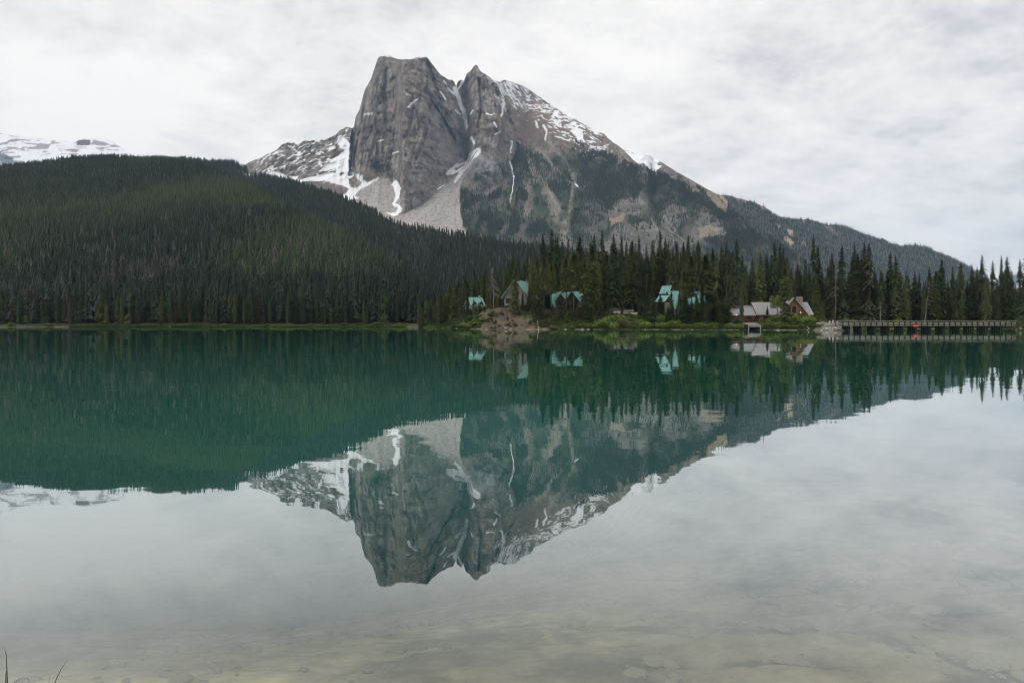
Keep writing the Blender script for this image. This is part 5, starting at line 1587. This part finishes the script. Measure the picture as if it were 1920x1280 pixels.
uu = r.uniform(-300, 810, n); dd = 0.4 + 9 * r.random(n) ** 1.5
yy = LSHORE + dd
xx = (uu - 960) / F * yy
z = np.interp(dd, [0, 1.4, 4, 11], [0.0, 0.12, 0.45, 0.9])
patchy = fbm(uu / 60, dd * 0, 3, 79)
keep = patchy + 0.15 * sstep(300, 500, uu) > 0.36
pos = np.stack([xx, yy, z - 0.05], 1)[keep]
n = len(pos)
s = r.uniform(0.35, 0.95, n)
tint = np.clip(0.28 + 0.28 * sstep(300, 480, uu[keep]) + 0.3 * (fbm(uu[keep] / 25, dd[keep] * 0, 3, 95) - .5) + 0.12 * r.standard_normal(n), 0, 1)
scatter('shore_grass', 'bright green grass and low scrub along the far left waterline', 'grass', pos, np.stack([s * 1.4, s * 1.2, s * .55], 1), r.random(n) * 6.28, r.integers(0, 3, n), tint, und)

# ------------------------------------------------------------------ rocks, driftwood, fence
def boulder(seed):
    r_ = np.random.default_rng(seed)
    bm = bmesh.new(); bmesh.ops.create_icosphere(bm, subdivisions=2, radius=1.0)
    for v in bm.verts:
        c_ = np.array(v.co)
        k = 0.75 + 0.5 * float(fbm(np.array([c_[0] * 1.3 + seed]), np.array([c_[1] * 1.3 + c_[2] * 1.7]), 3, seed)[0])
        v.co = Vector(c_) * k
        v.co.z *= 0.62
    me = bpy.data.meshes.new('boulder'); bm.to_mesh(me); bm.free(); me.materials.append(M_ROCKS)
    return me


BOULD = [boulder(k) for k in range(5)]
rr = random.Random(31)
bl = Namer()
for k in range(40):
    u = rr.uniform(1540, 1591); d = rr.uniform(-0.6, 3.6)
    Y = float(np.interp(u, SH_U, SH_Y)) + d
    s_ = rr.uniform(0.18, 0.52)
    o = link('boulder', rr.choice(BOULD)); g_ = on_point(u, Y)
    o.location = g_ + Vector((0, 0, s_ * 0.2)); o.scale = (s_ * 1.3, s_, s_); o.rotation_euler = (0, 0, rr.uniform(0, 6.28))
    tag(o, None, 'boulder', 'boulders at the bridge head')
    bl.add(o, u, 'grey boulder in the rock pile', 'at the bridge head')
for k, (u, d, s_) in enumerate([(1060, 0.1, .3), (1092, .2, .35), (1103, 0, .28), (1298, .2, .25), (1459, 0, .35), (1454, -.2, .25), (948, .5, .4), (957, .2, .35), (1210, .1, .25), (1915, .4, .7), (1918, 1.5, .8), (912, 0.2, .3)]):
    Y = float(np.interp(u, SH_U, SH_Y)) + d
    o = link('shore_stone', BOULD[k % 5]); o.location = on_point(u, Y) + Vector((0, 0, s_ * .2)); o.scale = (s_ * 1.5, s_, s_)
    tag(o, None, 'stone', 'single stones on the waterline')
    bl.add(o, u, 'single pale stone on the waterline', 'of the wooded point')
bl.finish()


def log(label, a, b_, r0, r1, stubs=0, seed=0, name='driftwood_log'):
    r_ = random.Random(seed)
    e = empty(name, a)
    t = b_ - a
    pts = [t * (k / 5) + Vector((r_.uniform(-.04, .04), 0, r_.uniform(-.03, .03))) for k in range(6)]
    MB().tube(pts, [r0 + (r1 - r0) * k / 5 for k in range(6)], 8).build('stem', M_GREYWOOD, e, True)
    for k in range(stubs):
        p_ = t * r_.uniform(.3, .9); d_ = Vector((r_.uniform(-1, 1), r_.uniform(-.5, .5), r_.uniform(.2, 1))).normalized()
        MB().tube([p_, p_ + d_ * r_.uniform(.3, .8)], [r1 * .8, r1 * .3], 5).build('branch_stub', M_GREYWOOD, e)
    tag(e, label, 'log', 'driftwood and fallen logs')


log('pale bare pole standing in the water below the dirt bank', spot(1010, 618.5, 188), spot(1007.5, 600, 190), .09, .05, 0, 1, 'fallen_pole')
log('pale fallen trunk leaning down the bank right of the upright pole', spot(1036, 612, 192), spot(1021, 597, 198), .15, .08, 2, 2, 'fallen_log')
log('upper arm of the bent driftwood stick in front of the lodge', spot(1517.5, 615.6, 170), spot(1513, 611.5, 170.5), .09, .06, 0, 3)
log('lower arm of the bent driftwood stick touching the lake', spot(1517.5, 615.7, 169.8), spot(1512.5, 619.8, 169.6), .09, .06, 0, 4)
L0 = [((1531, 605.5), (1560, 608.5), 172, .16, 'long pale driftwood log lying highest on the bridge head bank'), ((1535, 609), (1566, 610.5), 170, .15, 'pale driftwood log just below the highest one at bridge head'), ((1540, 612.5), (1572, 613), 168, .16, 'middle driftwood log on the bridge head bank'),
      ((1545, 616), (1578, 615.8), 166.5, .15, 'lowest driftwood log by the water at bridge head'), ((1566, 607.5), (1582, 611.5), 168, .12, 'short driftwood log sloping down beside the first bridge post'), ((1573, 612), (1588, 616.5), 165.5, .12, 'short driftwood log sloping towards the first bridge pier')]
for k, (a, b_, Y, r0, lb) in enumerate(L0):
    pa, pb = on_point(a[0], Y + 1.0), on_point(b_[0], Y - 0.4)
    pa.z = max(pa.z, H0 + (VH - a[1]) / F * pa.y); pb.z = max(pb.z, H0 + (VH - b_[1]) / F * pb.y)
    log(lb, pa, pb, r0, r0 * .6, 2, 40 + k)
# upright pale stumps at the bridge head
for k, (u, vt, lb) in enumerate([(1555, 601.5, 'forked pale driftwood stump standing nearest the lodge at bridge head'), (1561.5, 600, 'broad pale driftwood stump in the middle at bridge head'), (1569.5, 601.5, 'pale upright stump standing nearest the bridge')]):
    Y = 171.5
    g_ = on_point(u, Y)
    h = H0 + (VH - vt) / F * Y - g_.z
    e = empty('driftwood_stump', g_); tag(e, lb, 'stump', 'pale stumps at the bridge head')
    MB().tube([(0, 0, -.2), (0.06, 0, h * .55), (-.05, 0, h)], [.22, .17, .13], 8).build('stem', M_PLANK, e, True)
    MB().tube([(0.02, 0, h * .5), (.32, 0, h * .95)], [.12, .10], 6).build('root_arm', M_PLANK, e)
    MB().tube([(-.1, 0, h * .2), (-.42, 0, -0.05)], [.12, .06], 6).build('root_arm', M_PLANK, e)

# rail fence on the gravel bank
fe = empty('rail_fence', on_point(1168, 203.5)); tag(fe, 'low log rail fence on the pale gravel bank', 'fence')
base = fe.location
us_f = [1144, 1153, 1162, 1171, 1180, 1189]
tops = []
for u in us_f:
    q = on_point(u, 203.5) - base
    MB().tube([q + Vector((0, 0, -.3)), q + Vector((0, 0, .95))], [.11, .10], 6).build('post', M_POST, fe)
    tops.append(q)
for a, b_ in zip(tops[:-1], tops[1:]):
    for h in (.45, .85):
        MB().tube([a + Vector((0, -.1, h)), b_ + Vector((0, -.1, h))], [.08, .07], 6).build('rail', M_GREYWOOD, fe)

# ------------------------------------------------------------------ near things: grass stems, stones and sunken wood on the lake bed
M_BLADE = m_noise('grass_blade', (0.05, 0.07, 0.02), (0.13, 0.125, 0.05), 20.0, 0.6)
gt = empty('grass_tuft', (-2.25, 3.0, 0.05)); tag(gt, 'few thin grass stems rising from the near bank at the corner', 'grass')


def blade(pts, w):
    q = [spot(u, v, Y) - gt.location for u, v, Y in pts]
    m_ = MB()
    n = len(q)
    for i, p_ in enumerate(q):
        ww = w * (1 - 0.93 * (i / (n - 1)) ** 1.5)
        m_.v += [tuple(p_ + Vector((-ww, 0, 0))), tuple(p_ + Vector((0, ww * .5, 0))), tuple(p_ + Vector((ww, 0, 0))), tuple(p_ + Vector((0, -ww * .5, 0)))]
    for i in range(n - 1):
        for k in range(4):
            m_.f.append((i * 4 + k, i * 4 + (k + 1) % 4, i * 4 + 4 + (k + 1) % 4, i * 4 + 4 + k))
    m_.f += [(3, 2, 1, 0), tuple((n - 1) * 4 + k for k in range(4))]
    m_.build('blade', M_BLADE, gt)


blade([(14, 1390, 3.0), (14, 1300, 3.0), (13, 1255, 3.0), (11.5, 1225, 3.0), (6, 1211, 3.0)], 0.0040)
blade([(11, 1390, 3.02), (10.5, 1290, 3.02), (11, 1262, 3.02), (12.5, 1252, 3.02)], 0.0035)
blade([(85, 1390, 3.05), (98, 1290, 3.05), (112, 1258, 3.05), (128, 1232, 3.05)], 0.0032)
blade([(5, 1400, 2.95), (18, 1284, 2.95), (36, 1273, 2.95), (50, 1270, 2.95), (56, 1277, 2.95), (59, 1300, 2.95)], 0.0032)
blade([(84, 1390, 3.1), (90, 1285, 3.1), (95, 1262, 3.1)], 0.0018)

M_PALESTONE = m_noise('sunken_stone', (0.15, 0.14, 0.115), (0.30, 0.28, 0.235), 9.0, 0.9, bump=0.01)
flat = []
for k in range(3):
    me = boulder(60 + k); me.materials.clear(); me.materials.append(M_PALESTONE); flat.append(me)
NB = [(1130, 1183, .20, 'oval pale sunken stone nearest the middle of the shallows'), (985, 1195, .26, 'broad pale sunken stone at the left edge of the stony shallows'), (1310, 1190, .17, 'long pale sunken slab right of the oval stone'), (1365, 1233, .14, 'small tilted sunken stone below the long slab'), (1480, 1238, .19, 'flat sunken stone in the ledges at the centre right'),
      (1735, 1145, .22, 'large flat sunken stone on the far right shallows'), (1850, 1240, .28, 'broad dark-edged sunken slab in the bottom right corner'), (1170, 1265, .06, 'tiny round sunken pebble at the bottom edge'), (1550, 1182, .14, 'middle-sized sunken stone between the ledges')]
for k, (u, v, s_, lb) in enumerate(NB):
    # where the line of sight meets the bed
    Y = 4.0
    for it in range(40):
        z = -float(bed_depth(np.array((u - 960) / F * Y), np.array(Y)))
        Y = (z - H0) * F / (VH - v)
    o = link('sunken_stone', flat[k % 3]); o.location = ((u - 960) / F * Y, Y, z - 0.0); o.scale = (s_ * .62, s_ * .42, s_ * .20); o.rotation_euler = (0.12, 0.1 * (k % 3 - 1), 0.7 * k)
    tag(o, lb, 'stone', 'stones on the lake bed')
for k, (pts, lb) in enumerate([([(215, 1135), (300, 1165), (345, 1195), (385, 1235), (410, 1262)], 'long curved sunken branch lying on the pale bed'), ([(430, 1075), (412, 1130), (398, 1190)], 'thin straight sunken stick beside the curved branch')]):
    q = []
    for u, v in pts:
        Y = 4.0
        for it in range(40):
            z = -float(bed_depth(np.array((u - 960) / F * Y), np.array(Y)))
            Y = (z - H0) * F / (VH - v)
        q.append(Vector(((u - 960) / F * Y, Y, z + 0.01)))
    o = MB().tube(q, [0.022] * len(q), 6).build('sunken_branch', M_PALESTONE, None, True)
    tag(o, lb, 'branch', 'sunken wood on the lake bed')

# pebbles and small stones strewn over the bed
pb = bpy.data.collections.new('pebble_shapes')
for k in range(3):
    me = boulder(80 + k); me.materials.clear(); me.materials.append(M_PALESTONE)
    pb.objects.link(bpy.data.objects.new('pebble_%d' % k, me))
r = np.random.default_rng(91)
n = 1500
px_ = r.uniform(-3.5, 6.5, n); py_ = 3.5 + 4.2 * r.random(n) ** 1.3
keep = fbm(px_ / 0.7, py_ / 0.5, 3, 92) + 0.12 * sstep(-1, 2, px_) > 0.54
px_, py_ = px_[keep], py_[keep]
n = len(px_)
sz_ = 0.012 + 0.06 * r.random(n) ** 3
scatter('lake_bed_pebbles', 'small stones strewn over the silty lake bed', 'pebbles', np.stack([px_, py_, -bed_depth(px_, py_) + 0.005], 1), np.stack([sz_ * 1.4, sz_, sz_ * .8], 1), r.random(n) * 6.28, r.integers(0, 3, n), r.random(n), pb)
# scrub clumps breaking the line of the far left shore
sn2 = Namer()
rr = random.Random(41)
for k, u in enumerate([22, 95, 150, 214, 262, 330, 372, 418, 455, 500, 548, 585, 640, 672, 705, 748]):
    d = rr.uniform(1.2, 5)
    Y = LSHORE + d
    e = empty('shore_shrub', ((u - 960) / F * Y, Y, float(np.interp(d, [0, 1.4, 4, 11], [0.0, 0.12, 0.45, 0.9])) - .05), rr.uniform(0, 6.28))
    wd, hh = rr.uniform(1.3, 3.4), rr.uniform(1.0, 2.3)
    t = rr.choice([0.2, 0.36, 0.46, 0.55])
    o = link('foliage', SHRUBS[k % 4], e); o.scale = (wd, wd, hh); o.color = (t, t, t, 1)
    o = link('stem', STEM, e); o.scale = (wd, wd, hh)
    tag(e, None, 'shrub', 'shrubs along the far left shore')
    sn2.add(e, u, 'low shrub clump', 'on the far left shoreline')
sn2.finish()

# ------------------------------------------------------------------ air
m = bpy.data.materials.new('valley_haze')
m.use_nodes = True
nt = m.node_tree
nt.nodes.clear()
o_ = nt.nodes.new('ShaderNodeOutputMaterial')
pv = nt.nodes.new('ShaderNodeVolumePrincipled')
pv.inputs['Color'].default_value = (0.48, 0.71, 1.0, 1)
pv.inputs['Density'].default_value = HAZE_DENSITY
pv.inputs['Anisotropy'].default_value = 0.1
nt.links.new(pv.outputs[0], o_.inputs['Volume'])
hz = MB().box(-9600, 9600, -2000, 11000, -9.0, float(MZ.max()) + 60.0).build('haze', m)
tag(hz, 'thin bluish haze filling the valley air', 'haze', kind='stuff')
